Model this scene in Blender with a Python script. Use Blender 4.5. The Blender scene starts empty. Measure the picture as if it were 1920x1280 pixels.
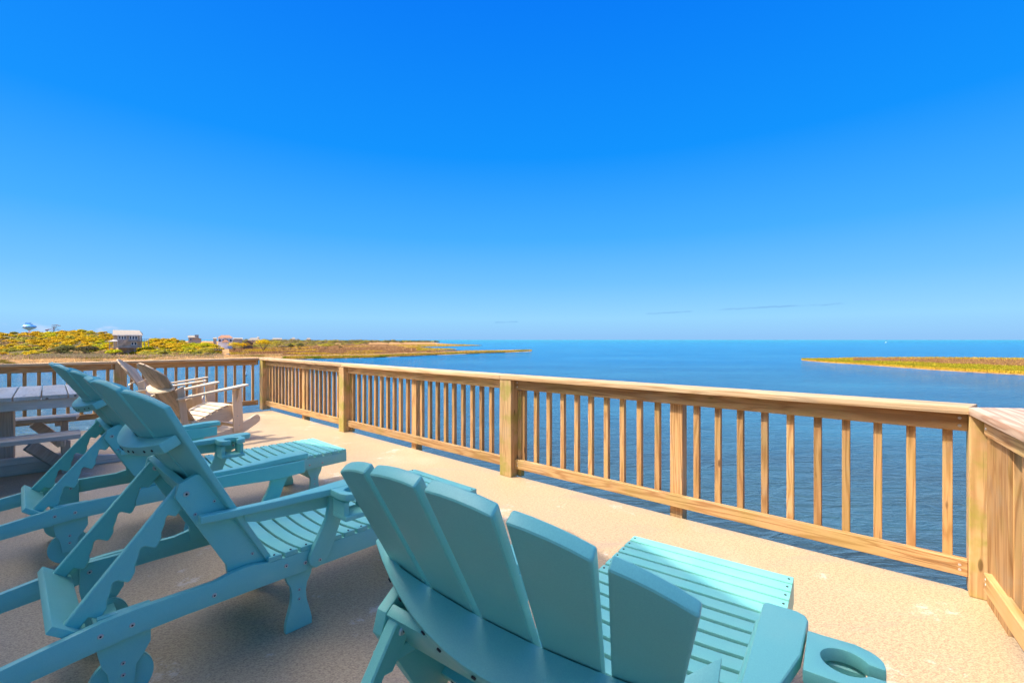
import bpy, bmesh, math, random
import numpy as np
from mathutils import Vector, Matrix, noise as mnoise
from mathutils.geometry import tessellate_polygon

R = math.radians
random.seed(7)
rng = np.random.default_rng(11)
scene = bpy.context.scene
col = scene.collection

# ------------------------------------------------------------------ camera
CAM_H = 1.25          # eye height over the deck (deck surface is z = 0)
F = 853.0             # focal length in photo pixels (1920 wide)
HOR = 637.0
cam_d = bpy.data.cameras.new('camera')
cam = bpy.data.objects.new('camera', cam_d)
col.objects.link(cam)
cam.location = (0, 0, CAM_H)
cam.rotation_euler = (R(90), 0, 0)
cam_d.sensor_width = 36
cam_d.lens = 36 * F / 1920
cam_d.shift_y = -(640 - HOR) / 1920
cam_d.clip_start = 0.02
cam_d.clip_end = 80000
scene.camera = cam

# ------------------------------------------------------------------ light
SUN_EL, SUN_AZ = R(52), R(11)      # light travels towards (cos, sin) of SUN_AZ
scene.view_settings.view_transform = 'Standard'
scene.view_settings.look = 'None'
scene.view_settings.gamma = 1
scene.view_settings.use_curve_mapping = False
scene.view_settings.exposure = 1.12

world = bpy.data.worlds.new('World')
scene.world = world
world.use_nodes = True
wn, wl = world.node_tree.nodes, world.node_tree.links
wn.clear()
def W(t, **k):
    n = wn.new(t)
    for a, b in k.items():
        setattr(n, a, b)
    return n
def wm(op, a, b=None, c=None, clamp=False):
    n = W('ShaderNodeMath', operation=op, use_clamp=clamp)
    for i, v in enumerate((a, b, c)):
        if v is None: continue
        if isinstance(v, (int, float)): n.inputs[i].default_value = v
        else: wl.new(v, n.inputs[i])
    return n.outputs[0]
sky = W('ShaderNodeTexSky', sky_type='NISHITA')
sky.sun_disc = False
sky.sun_elevation = SUN_EL
sky.sun_rotation = math.atan2(-math.cos(SUN_AZ), -math.sin(SUN_AZ))
sky.altitude = 0
sky.air_density = 1.0
sky.dust_density = 0.35
sky.ozone_density = 2.2
hsv = W('ShaderNodeHueSaturation')
hsv.inputs['Hue'].default_value = 0.503
hsv.inputs['Saturation'].default_value = 1.15
hsv.inputs['Value'].default_value = 1.0
wl.new(sky.outputs[0], hsv.inputs['Color'])
tc = W('ShaderNodeTexCoord')
sep = W('ShaderNodeSeparateXYZ')
wl.new(tc.outputs['Generated'], sep.inputs[0])
ysafe = wm('MAXIMUM', sep.outputs[1], 0.05)
az = wm('DIVIDE', sep.outputs[0], ysafe)
el = wm('DIVIDE', sep.outputs[2], ysafe)
front = wm('GREATER_THAN', sep.outputs[1], 0.05)
def noise_w(scale3, sc, det=3):
    mp = W('ShaderNodeMapping'); mp.inputs['Scale'].default_value = scale3
    cb = W('ShaderNodeCombineXYZ'); wl.new(az, cb.inputs[0]); wl.new(el, cb.inputs[1])
    wl.new(cb.outputs[0], mp.inputs[0])
    nz = W('ShaderNodeTexNoise'); nz.inputs['Scale'].default_value = sc; nz.inputs['Detail'].default_value = det
    wl.new(mp.outputs[0], nz.inputs['Vector'])
    return nz.outputs[0]
def smooth(v, a, b):
    n = W('ShaderNodeMapRange', interpolation_type='SMOOTHSTEP')
    wl.new(v, n.inputs[0]); n.inputs[1].default_value = a; n.inputs[2].default_value = b
    return n.outputs[0]
def streak(a0, a1, e0, e1, half):
    slope = (e1 - e0) / (a1 - a0)
    line = wm('ADD', wm('MULTIPLY', wm('SUBTRACT', az, a0), slope), e0)
    wob = wm('MULTIPLY', wm('SUBTRACT', noise_w((9, 1, 1), 3), 0.5), half * 2)
    d = wm('ABSOLUTE', wm('SUBTRACT', wm('ADD', el, wob), line))
    m = wm('SUBTRACT', 1.0, smooth(d, 0.0, half))
    m = wm('MULTIPLY', m, smooth(az, a0, a0 + 0.12 * (a1 - a0)))
    m = wm('MULTIPLY', m, wm('SUBTRACT', 1.0, smooth(az, a1 - 0.1 * (a1 - a0), a1)))
    return wm('MULTIPLY', m, smooth(noise_w((14, 60, 1), 1.2), 0.25, 0.6))
s = streak(0.44, 0.76, 0.0655, 0.0815, 0.0030)
s = wm('ADD', s, streak(0.29, 0.40, 0.0575, 0.062, 0.0022))
s = wm('ADD', s, streak(-0.04, 0.015, 0.0385, 0.0395, 0.0022))
s = wm('MULTIPLY', s, front, clamp=True)
# the clear, deeply saturated maritime blue of the photograph, by height above the horizon
rmp = W('ShaderNodeValToRGB'); cr = rmp.color_ramp
SKY = [(0.0, (0.260, 0.540, 0.930)), (0.018, (0.280, 0.590, 0.960)), (0.045, (0.300, 0.660, 0.985)), (0.12, (0.160, 0.535, 0.985)),
       (0.214, (0.055, 0.420, 0.985)), (0.37, (0.002, 0.290, 0.985)), (0.60, (0.000, 0.200, 0.930)), (1.0, (0.000, 0.165, 0.800))]
while len(cr.elements) < len(SKY): cr.elements.new(0.5)
for e_, (p_, c_) in zip(cr.elements, SKY): e_.position = p_; e_.color = (*c_, 1)
wl.new(wm('MAXIMUM', sep.outputs[2], 0.0), rmp.inputs[0])
scl = W('ShaderNodeVectorMath', operation='SCALE'); wl.new(rmp.outputs[0], scl.inputs[0]); scl.inputs[3].default_value = 3.10
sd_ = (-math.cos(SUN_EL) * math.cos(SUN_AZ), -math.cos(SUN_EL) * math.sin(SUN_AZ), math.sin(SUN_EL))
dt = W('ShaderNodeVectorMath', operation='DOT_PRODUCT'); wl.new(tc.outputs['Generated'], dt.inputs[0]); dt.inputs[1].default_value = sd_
fill_glow = smooth(dt.outputs['Value'], 0.72, 1.0)            # glow added around the sun, out of frame, to fill the deck shade
mixg = W('ShaderNodeMix', data_type='RGBA'); wl.new(wm('SUBTRACT', 0.985, wm('MULTIPLY', fill_glow, 0.6)), mixg.inputs[0])
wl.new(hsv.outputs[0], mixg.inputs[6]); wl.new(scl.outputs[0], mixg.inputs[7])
ga = W('ShaderNodeVectorMath', operation='SCALE'); ga.inputs[0].default_value = (22.0, 20.6, 18.2); wl.new(fill_glow, ga.inputs[3])
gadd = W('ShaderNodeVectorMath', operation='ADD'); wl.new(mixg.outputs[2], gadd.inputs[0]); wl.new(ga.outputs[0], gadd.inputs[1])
mixs = W('ShaderNodeMix', data_type='RGBA')
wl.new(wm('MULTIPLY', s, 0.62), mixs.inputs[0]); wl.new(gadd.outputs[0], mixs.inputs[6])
mixs.inputs[7].default_value = (0.60, 1.35, 2.5, 1)
# low cumulus puffs to the far left
cum = smooth(noise_w((14, 46, 1), 1.0, 5), 0.50, 0.66)
cum = wm('MULTIPLY', cum, smooth(el, 0.006, 0.016))
cum = wm('MULTIPLY', cum, wm('SUBTRACT', 1.0, smooth(el, 0.022, 0.042)))
cum = wm('MULTIPLY', cum, wm('SUBTRACT', 1.0, smooth(az, -0.92, -0.72)))
cum = wm('MULTIPLY', cum, front, clamp=True)
mixc = W('ShaderNodeMix', data_type='RGBA')
wl.new(wm('MULTIPLY', cum, 0.5), mixc.inputs[0]); wl.new(mixs.outputs[2], mixc.inputs[6])
mixc.inputs[7].default_value = (2.3, 2.5, 3.3, 1)
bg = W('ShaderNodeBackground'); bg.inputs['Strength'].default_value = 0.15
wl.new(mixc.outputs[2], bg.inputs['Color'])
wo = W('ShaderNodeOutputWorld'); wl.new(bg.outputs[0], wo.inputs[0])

sun_d = bpy.data.lights.new('sun', 'SUN')
sun_d.energy = 2.5
sun_d.angle = R(0.53)
sun_d.color = (1.0, 0.93, 0.83)
sun = bpy.data.objects.new('sun', sun_d)
col.objects.link(sun)
ld = Vector((math.cos(SUN_EL) * math.cos(SUN_AZ), math.cos(SUN_EL) * math.sin(SUN_AZ), -math.sin(SUN_EL)))
sun.rotation_euler = ld.to_track_quat('-Z', 'Y').to_euler()
sun.location = (-20, -5, 25)

# ------------------------------------------------------------------ helpers
def P(x, y, z=0.0):
    """world point seen at photo pixel (x, y) that lies at height z"""
    Y = F * (CAM_H - z) / (y - HOR)
    return Vector(((x - 960) / F * Y, Y, z))
def PY(x, y, Y):
    """world point seen at photo pixel (x, y) at distance Y"""
    return Vector(((x - 960) / F * Y, Y, CAM_H - (y - HOR) * Y / F))

def tag(o, label=None, cat=None, group=None, kind=None):
    if label: o['label'] = label
    if cat: o['category'] = cat
    if group: o['group'] = group
    if kind: o['kind'] = kind
    return o
def empty(name, loc=(0, 0, 0), rz=0.0, parent=None):
    o = bpy.data.objects.new(name, None)
    o.empty_display_size = 0.1
    o.location = loc; o.rotation_euler = (0, 0, rz)
    col.objects.link(o)
    if parent: o.parent = parent
    return o
def finish(me, mat, smooth_ang=32):
    if mat: me.materials.append(mat)
    me.shade_smooth()
    me.set_sharp_from_angle(angle=R(smooth_ang))
    return me
def mk_mesh(name, verts, faces, mat, bevel=0.0, seg=2, bev_ang=24, smooth_ang=32):
    bm = bmesh.new()
    vs = [bm.verts.new(v) for v in verts]
    for f in faces:
        try: bm.faces.new([vs[i] for i in f])
        except ValueError: pass
    bmesh.ops.recalc_face_normals(bm, faces=bm.faces)
    if bevel > 0:
        es = [e for e in bm.edges if len(e.link_faces) == 2 and e.calc_face_angle(0) > R(bev_ang)]
        bmesh.ops.bevel(bm, geom=es, offset=bevel, segments=seg, affect='EDGES', clamp_overlap=True, profile=0.6)
    me = bpy.data.meshes.new(name)
    bm.to_mesh(me); bm.free()
    return finish(me, mat, smooth_ang)
def put(name, me, parent=None, loc=(0, 0, 0), rot=(0, 0, 0)):
    o = bpy.data.objects.new(name, me)
    o.location = loc
    o.rotation_euler = rot
    col.objects.link(o)
    if parent: o.parent = parent
    return o
BOXF = [(0, 1, 3, 2), (4, 6, 7, 5), (0, 4, 5, 1), (2, 3, 7, 6), (0, 2, 6, 4), (1, 5, 7, 3)]
def box_me(sx, sy, sz, mat, bevel=0.003, seg=1, name='board'):
    v = [(x * sx / 2, y * sy / 2, z * sz / 2) for x in (-1, 1) for y in (-1, 1) for z in (-1, 1)]
    return mk_mesh(name, v, BOXF, mat, bevel, seg)
_bc = {}
def box(name, sx, sy, sz, mat, parent=None, loc=(0, 0, 0), rot=(0, 0, 0), bevel=0.003, seg=1):
    k = (round(sx, 4), round(sy, 4), round(sz, 4), mat.name, bevel, seg)
    if k not in _bc: _bc[k] = box_me(sx, sy, sz, mat, bevel, seg, name)
    return put(name, _bc[k], parent, loc, rot)
def beam(name, p0, p1, w, h, mat, parent=None, roll=0.0, bevel=0.003, ext=0.0):
    """board with its length on local X from p0 to p1, w across (horizontal), h up"""
    p0, p1 = Vector(p0), Vector(p1)
    d = p1 - p0; L = d.length + ext
    x = d.normalized()
    y = Vector((0, 0, 1)).cross(x)
    if y.length < 1e-4: y = Vector((0, 1, 0))
    y.normalize(); z = x.cross(y)
    m = Matrix((x, y, z)).transposed().to_4x4() @ Matrix.Rotation(roll, 4, 'X')
    return box(name, L, w, h, mat, parent, (p0 + p1) / 2, m.to_euler(), bevel)
def prism_me(name, prof, y0, y1, mat, bevel=0.004, seg=2, axis='y', bev_ang=24):
    """extrude a closed 2-D profile. axis y: (x,z) profile; axis z: (x,y) profile; axis x: (y,z)"""
    n = len(prof)
    def v3(p, t):
        if axis == 'y': return (p[0], t, p[1])
        if axis == 'z': return (p[0], p[1], t)
        return (t, p[0], p[1])
    v = [v3(p, y0) for p in prof] + [v3(p, y1) for p in prof]
    f = [tuple(range(n)), tuple(range(2 * n - 1, n - 1, -1))]
    f += [(i, (i + 1) % n, n + (i + 1) % n, n + i) for i in range(n)]
    return mk_mesh(name, v, f, mat, bevel, seg, bev_ang)
def copy_tree(o, parent=None):
    c = o.copy(); col.objects.link(c)
    if parent: c.parent = parent
    for ch in [x for x in o.children]:
        copy_tree(ch, c)
    return c

# ------------------------------------------------------------------ materials
def new_mat(name):
    m = bpy.data.materials.new(name); m.use_nodes = True
    nt = m.node_tree; nt.nodes.clear()
    out = nt.nodes.new('ShaderNodeOutputMaterial')
    bs = nt.nodes.new('ShaderNodeBsdfPrincipled')
    nt.links.new(bs.outputs[0], out.inputs[0])
    return m, nt, bs
class NB:
    def __init__(s, nt): s.nt = nt
    def n(s, t, **k):
        x = s.nt.nodes.new(t)
        for a, b in k.items(): setattr(x, a, b)
        return x
    def link(s, a, b): s.nt.links.new(a, b)
    def set(s, inp, v):
        if isinstance(v, (int, float)): inp.default_value = v
        elif isinstance(v, tuple): inp.default_value = v
        else: s.link(v, inp)
    def math(s, op, a, b=None, clamp=False):
        x = s.n('ShaderNodeMath', operation=op, use_clamp=clamp)
        s.set(x.inputs[0], a)
        if b is not None: s.set(x.inputs[1], b)
        return x.outputs[0]
    def coord(s, kind='Object'): return s.n('ShaderNodeTexCoord').outputs[kind]
    def rnd(s): return s.n('ShaderNodeObjectInfo').outputs['Random']
    def vadd(s, a, b):
        x = s.n('ShaderNodeVectorMath', operation='ADD'); s.set(x.inputs[0], a); s.set(x.inputs[1], b); return x.outputs[0]
    def mapping(s, v, scale=(1, 1, 1), rot=(0, 0, 0), loc=(0, 0, 0)):
        x = s.n('ShaderNodeMapping'); s.link(v, x.inputs[0])
        x.inputs['Scale'].default_value = scale; x.inputs['Rotation'].default_value = rot; x.inputs['Location'].default_value = loc
        return x.outputs[0]
    def noise(s, v, scale, det=4, rough=0.55, dist=0.0):
        x = s.n('ShaderNodeTexNoise'); s.link(v, x.inputs['Vector'])
        x.inputs['Scale'].default_value = scale; x.inputs['Detail'].default_value = det
        x.inputs['Roughness'].default_value = rough; x.inputs['Distortion'].default_value = dist
        return x.outputs[0]
    def ramp(s, f, stops, interp='LINEAR'):
        x = s.n('ShaderNodeValToRGB'); s.link(f, x.inputs[0]); cr = x.color_ramp; cr.interpolation = interp
        while len(cr.elements) < len(stops): cr.elements.new(0.5)
        for e, (p, c) in zip(cr.elements, stops):
            e.position = p; e.color = (c[0], c[1], c[2], 1) if isinstance(c, tuple) else (c, c, c, 1)
        return x.outputs[0]
    def mix(s, f, a, b, mode='MIX'):
        x = s.n('ShaderNodeMix', data_type='RGBA', blend_type=mode)
        s.set(x.inputs[0], f)
        for i, v in ((6, a), (7, b)):
            if isinstance(v, tuple): x.inputs[i].default_value = (v[0], v[1], v[2], 1)
            else: s.link(v, x.inputs[i])
        return x.outputs[2]
    def mrange(s, v, a, b, c=0.0, d=1.0, smooth=True):
        x = s.n('ShaderNodeMapRange'); x.interpolation_type = 'SMOOTHSTEP' if smooth else 'LINEAR'
        s.link(v, x.inputs[0])
        for i, q in zip((1, 2, 3, 4), (a, b, c, d)): x.inputs[i].default_value = q
        return x.outputs[0]
    def bump(s, h, strength=0.3, dist=0.01, normal=None):
        x = s.n('ShaderNodeBump'); s.link(h, x.inputs['Height'])
        x.inputs['Strength'].default_value = strength; x.inputs['Distance'].default_value = dist
        if normal: s.link(normal, x.inputs['Normal'])
        return x.outputs[0]

def wood_mat(name, light, dark, axis='x', rough=0.62, algae=0.0, grey=None, spec=0.3, knots=True, figure=0.62):
    m, nt, bs = new_mat(name); b = NB(nt)
    rnd = b.rnd()
    off = b.n('ShaderNodeCombineXYZ')
    b.link(b.math('MULTIPLY', rnd, 37.0), off.inputs[0]); b.link(b.math('MULTIPLY', rnd, 61.0), off.inputs[1])
    b.link(b.math('MULTIPLY', rnd, 23.0), off.inputs[2])
    v = b.vadd(b.coord(), off.outputs[0])
    L = 0.9; A = 13.0
    sc = (L, A, A) if axis == 'x' else (A, A, L)
    vs = b.mapping(v, sc)
    fine = b.noise(b.mapping(v, (4, 130, 130) if axis == 'x' else (130, 130, 4)), 1.0, 3, 0.6)
    g1 = b.noise(vs, 1.0, 2, 0.5, 0.35)
    ring = b.math('SINE', b.math('MULTIPLY', g1, 46.0))
    ring = b.math('ADD', b.math('MULTIPLY', ring, 0.5), 0.5)
    ring = b.math('POWER', ring, 1.6)
    f = b.math('ADD', b.math('MULTIPLY', ring, figure), b.math('MULTIPLY', fine, 0.75))
    f = b.mrange(f, 0.15, 1.05, smooth=False)
    c = b.mix(f, light, dark)
    big = b.noise(v, 1.3, 2)
    c = b.mix(b.mrange(big, 0.4, 0.7, 0, 0.35), c, (light[0] * 0.80, light[1] * 0.68, light[2] * 0.55))
    if grey is not None:
        c = b.mix(b.mrange(b.noise(b.mapping(v, (2, 9, 9) if axis == 'x' else (9, 9, 2)), 1.0, 4), 0.35, 0.65, 0.25, 0.85), c, grey)
    if knots:
        vo = b.n('ShaderNodeTexVoronoi'); b.link(b.mapping(v, (1.9, 6.5, 6.5) if axis == 'x' else (6.5, 6.5, 1.9)), vo.inputs['Vector'])
        vo.inputs['Scale'].default_value = 1.0
        k = b.mrange(vo.outputs['Distance'], 0.05, 0.08, 1.0, 0.0)
        c = b.mix(b.math('MULTIPLY', k, 0.85), c, (dark[0] * 0.30, dark[1] * 0.26, dark[2] * 0.25))
    chk = b.noise(b.mapping(v, (1.6, 55, 55) if axis == 'x' else (55, 55, 1.6)), 1.0, 3, 0.7)
    c = b.mix(b.mrange(chk, 0.63, 0.70, 0, 0.55), c, (dark[0] * 0.45, dark[1] * 0.42, dark[2] * 0.42))
    c = b.mix(b.mrange(b.noise(v, 3.1, 5, 0.7), 0.52, 0.72, 0, 0.30), c, (0.42, 0.34, 0.24))
    if algae > 0:
        a = b.mrange(b.noise(v, 5.0, 4), 0.44, 0.66, 0, algae)
        c = b.mix(a, c, (0.30, 0.27, 0.045))
    vv = b.math('ADD', b.math('MULTIPLY', rnd, 0.44), 0.75)
    vv3 = b.n('ShaderNodeCombineColor')
    for i in range(3): b.link(vv, vv3.inputs[i])
    c = b.mix(1.0, c, vv3.outputs[0], 'MULTIPLY')
    b.link(c, bs.inputs['Base Color'])
    bs.inputs['Roughness'].default_value = rough
    bs.inputs['Specular IOR Level'].default_value = spec
    b.link(b.bump(f, 0.6, 0.002), bs.inputs['Normal'])
    return m

M_RAIL = wood_mat('treated_pine', (0.66, 0.405, 0.175), (0.38, 0.190, 0.068), 'x', algae=0.25)
M_RAILV = wood_mat('treated_pine_upright', (0.64, 0.375, 0.155), (0.36, 0.175, 0.060), 'z', algae=0.22)
M_CAP = wood_mat('treated_pine_cap', (0.74, 0.52, 0.29), (0.47, 0.27, 0.12), 'x', figure=0.55)
M_CAP2 = wood_mat('figured_pine_cap', (0.80, 0.58, 0.40), (0.50, 0.27, 0.17), 'x', figure=0.95)
M_POST = wood_mat('treated_pine_post', (0.62, 0.40, 0.185), (0.40, 0.225, 0.09), 'z', algae=0.75)
M_GREY = wood_mat('weathered_grey_wood', (0.60, 0.49, 0.36), (0.33, 0.25, 0.17), 'x', grey=(0.56, 0.50, 0.43), rough=0.45, spec=0.5)
M_GREYV = wood_mat('weathered_grey_wood_upright', (0.58, 0.46, 0.34), (0.34, 0.25, 0.17), 'z', grey=(0.48, 0.41, 0.34))
M_CHAIR = wood_mat('natural_chair_wood', (0.80, 0.62, 0.40), (0.58, 0.40, 0.22), 'x', grey=(0.70, 0.56, 0.40), figure=0.35)
M_CHAIRV = wood_mat('natural_chair_wood_upright', (0.78, 0.56, 0.34), (0.56, 0.36, 0.19), 'z', grey=(0.66, 0.50, 0.34), figure=0.35)

def poly_mat(name, c, spots=False):
    m, nt, bs = new_mat(name); b = NB(nt)
    v = b.coord()
    n1 = b.noise(v, 420, 2); n2 = b.noise(v, 7, 4)
    cc = b.mix(b.mrange(n1, 0.3, 0.7, 0, 0.35), c, (c[0] * 0.72, c[1] * 0.80, c[2] * 0.82))
    cc = b.mix(b.mrange(n2, 0.45, 0.75, 0, 0.22), cc, (c[0] * 1.5 + 0.02, c[1] * 1.05, c[2] * 1.02))
    if spots:
        w = b.coord('Generated')
        o = b.n('ShaderNodeCombineXYZ'); r = b.rnd()
        b.link(b.math('MULTIPLY', r, 50.0), o.inputs[0]); b.link(b.math('MULTIPLY', r, 20.0), o.inputs[1])
        vv = b.vadd(b.mapping(v, (1, 0.6, 1)), o.outputs[0])
        s1 = b.mrange(b.noise(vv, 26, 5, 0.7), 0.705, 0.735, 0, 0.85)
        cc = b.mix(s1, cc, (0.74, 0.77, 0.74))
    b.link(cc, bs.inputs['Base Color'])
    bs.inputs['Roughness'].default_value = 0.40
    b.link(b.mrange(n2, 0.3, 0.7, 0.33, 0.50), bs.inputs['Roughness'])
    bs.inputs['Specular IOR Level'].default_value = 0.5
    b.link(b.bump(n1, 0.22, 0.0008), bs.inputs['Normal'])
    return m
TEAL = (0.235, 0.610, 0.490)
M_TEAL = poly_mat('turquoise_plastic_lumber', TEAL)
M_TEALS = poly_mat('turquoise_plastic_lumber_spotted', (0.235, 0.640, 0.510), True)

m, nt, bs = new_mat('stainless_screw'); M_SCREW = m
bs.inputs['Base Color'].default_value = (0.62, 0.58, 0.52, 1); bs.inputs['Metallic'].default_value = 0.5; bs.inputs['Roughness'].default_value = 0.35
m, nt, bs = new_mat('dark_recess'); M_DARK = m
bs.inputs['Base Color'].default_value = (0.02, 0.02, 0.02, 1); bs.inputs['Roughness'].default_value = 0.8

def plain(name, c, rough=0.7, var=0.2, sc=3.0, spec=0.3):
    m, nt, bs = new_mat(name); b = NB(nt)
    n1 = b.noise(b.coord(), sc, 4)
    b.link(b.mix(b.mrange(n1, 0.3, 0.7), (c[0] * (1 - var), c[1] * (1 - var), c[2] * (1 - var)), c), bs.inputs['Base Color'])
    bs.inputs['Roughness'].default_value = rough; bs.inputs['Specular IOR Level'].default_value = spec
    return m

# deck coating: sandy speckled vinyl with scuffs
m, nt, bs = new_mat('speckled_deck_coating'); M_DECK = m; b = NB(nt)
v = b.coord()
sp = b.noise(b.mapping(v, (120, 210, 120), (0, 0, R(-41))), 1.0, 3, 0.65)
sp2 = b.noise(b.mapping(v, (48, 90, 50), (0, 0, R(-41))), 1.0, 3, 0.6)
big = b.noise(v, 0.9, 5, 0.6)
scuff = b.noise(b.mapping(v, (1.2, 5.5, 1), (0, 0, R(-44))), 1.0, 6, 0.7)
c = b.mix(b.mrange(sp, 0.36, 0.64), (0.290, 0.188, 0.105), (0.560, 0.395, 0.218))
c = b.mix(b.mrange(sp2, 0.40, 0.62, 0, 0.5), c, (0.61, 0.445, 0.25))
c = b.mix(b.mrange(sp, 0.66, 0.72, 0, 0.7), c, (0.76, 0.61, 0.44))
c = b.mix(b.mrange(big, 0.52, 0.72, 0, 0.35), c, (0.68, 0.50, 0.33))
c = b.mix(b.mrange(scuff, 0.54, 0.70, 0, 0.42), c, (0.34, 0.25, 0.19))
st = b.noise(b.mapping(v, (1, 1, 1), (0, 0, 0), (4, 9, 0)), 2.3, 7, 0.78)
c = b.mix(b.mrange(st, 0.58, 0.66, 0, 0.42), c, (0.78, 0.70, 0.60))
b.link(c, bs.inputs['Base Color'])
b.link(b.mrange(b.noise(v, 0.8, 3), 0.35, 0.65, 0.42, 0.62), bs.inputs['Roughness'])
bs.inputs['Specular IOR Level'].default_value = 0.45
b.link(b.bump(sp, 0.5, 0.002), bs.inputs['Normal'])

# water
m, nt, bs = new_mat('sound_water'); M_WATER = m; b = NB(nt)
v = b.coord()
w1 = b.noise(b.mapping(v, (0.50, 1.35, 1), (0, 0, R(14))), 0.75, 4, 0.55, 0.5)
w1 = b.math('SUBTRACT', 1.0, b.math('ABSOLUTE', b.math('SUBTRACT', b.math('MULTIPLY', w1, 2.0), 1.0)))
w2 = b.noise(b.mapping(v, (0.75, 1.7, 1), (0, 0, R(-10))), 2.0, 4, 0.62, 0.5)
w2 = b.math('SUBTRACT', 1.0, b.math('ABSOLUTE', b.math('SUBTRACT', b.math('MULTIPLY', w2, 2.0), 1.0)))
w3 = b.noise(b.mapping(v, (0.02, 0.05, 1), (0, 0, R(10))), 1.0, 4, 0.6)
h = b.math('ADD', b.math('MULTIPLY', w1, 0.26), b.math('MULTIPLY', w2, 0.050))
bn = b.bump(h, 1.0, 1.0)
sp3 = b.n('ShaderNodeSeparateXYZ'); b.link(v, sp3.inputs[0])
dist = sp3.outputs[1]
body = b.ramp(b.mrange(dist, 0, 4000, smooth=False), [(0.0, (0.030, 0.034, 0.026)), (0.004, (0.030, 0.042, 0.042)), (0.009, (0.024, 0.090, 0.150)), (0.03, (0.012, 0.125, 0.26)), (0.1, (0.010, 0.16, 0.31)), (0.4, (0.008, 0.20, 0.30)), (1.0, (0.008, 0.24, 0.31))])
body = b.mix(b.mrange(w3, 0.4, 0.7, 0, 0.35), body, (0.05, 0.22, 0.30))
nt.nodes.remove(bs)
dif = b.n('ShaderNodeBsdfDiffuse'); b.link(body, dif.inputs[0]); b.link(bn, dif.inputs['Normal'])
gl = b.n('ShaderNodeBsdfGlossy'); gl.inputs['Roughness'].default_value = 0.04
gl.inputs['Color'].default_value = (0.84, 0.92, 0.95, 1); b.link(bn, gl.inputs['Normal'])
fr = b.n('ShaderNodeFresnel'); fr.inputs['IOR'].default_value = 1.33; b.link(bn, fr.inputs['Normal'])
ms = b.n('ShaderNodeMixShader')
b.link(b.math('MINIMUM', b.math('MULTIPLY', fr.outputs[0], 1.0), 0.46), ms.inputs[0])
b.link(dif.outputs[0], ms.inputs[1]); b.link(gl.outputs[0], ms.inputs[2])
out = [n for n in nt.nodes if n.type == 'OUTPUT_MATERIAL'][0]
b.link(ms.outputs[0], out.inputs[0])

def attr_mat(name, rough=0.9, transl=0.35, nscale=1.2, var=0.25):
    m, nt, bs = new_mat(name); b = NB(nt)
    at = b.n('ShaderNodeAttribute'); at.attribute_name = 'tint'
    n1 = b.noise(b.coord(), nscale, 3)
    vv = b.mrange(n1, 0.3, 0.7, 1 - var, 1 + var)
    cc = b.n('ShaderNodeCombineColor')
    for i in range(3): b.link(vv, cc.inputs[i])
    c = b.mix(1.0, at.outputs['Color'], cc.outputs[0], 'MULTIPLY')
    b.link(c, bs.inputs['Base Color'])
    bs.inputs['Roughness'].default_value = rough; bs.inputs['Specular IOR Level'].default_value = 0.15
    if transl > 0:
        tr = b.n('ShaderNodeBsdfTranslucent'); b.link(c, tr.inputs[0])
        ms = b.n('ShaderNodeMixShader'); ms.inputs[0].default_value = transl
        out = [n for n in nt.nodes if n.type == 'OUTPUT_MATERIAL'][0]
        b.link(bs.outputs[0], ms.inputs[1]); b.link(tr.outputs[0], ms.inputs[2]); b.link(ms.outputs[0], out.inputs[0])
    return m
M_LEAF = attr_mat('foliage')
M_GRASS = attr_mat('marsh_grass', transl=0.2)

def land_mat(name, stops, sc=(0.05, 0.11, 1)):
    m, nt, bs = new_mat(name); b = NB(nt); v = b.coord()
    n1 = b.noise(b.mapping(v, sc), 1.0, 8, 0.7); n2 = b.noise(v, 0.9, 5, 0.7)
    f = b.math('ADD', b.math('MULTIPLY', n1, 0.65), b.math('MULTIPLY', n2, 0.35))
    b.link(b.ramp(f, stops), bs.inputs['Base Color'])
    bs.inputs['Roughness'].default_value = 0.95; bs.inputs['Specular IOR Level'].default_value = 0.1
    b.link(b.bump(n2, 0.7, 0.25), bs.inputs['Normal'])
    return m
M_MARSH = land_mat('brown_marsh_ground', [(0.30, (0.20, 0.10, 0.045)), (0.45, (0.34, 0.175, 0.07)), (0.55, (0.44, 0.25, 0.095)), (0.68, (0.60, 0.38, 0.13))])
M_SAND = plain('pale_sand', (0.66, 0.53, 0.38), 0.9, 0.2, 0.5)
M_DUNE = land_mat('dune_undergrowth', [(0.3, (0.06, 0.05, 0.02)), (0.6, (0.16, 0.12, 0.04))])

# ------------------------------------------------------------------ water, land
WZ = -4.25
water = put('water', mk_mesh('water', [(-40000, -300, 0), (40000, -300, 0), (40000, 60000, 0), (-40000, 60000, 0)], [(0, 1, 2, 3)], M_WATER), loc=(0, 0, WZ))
tag(water, kind='structure')
seabed = None

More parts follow.
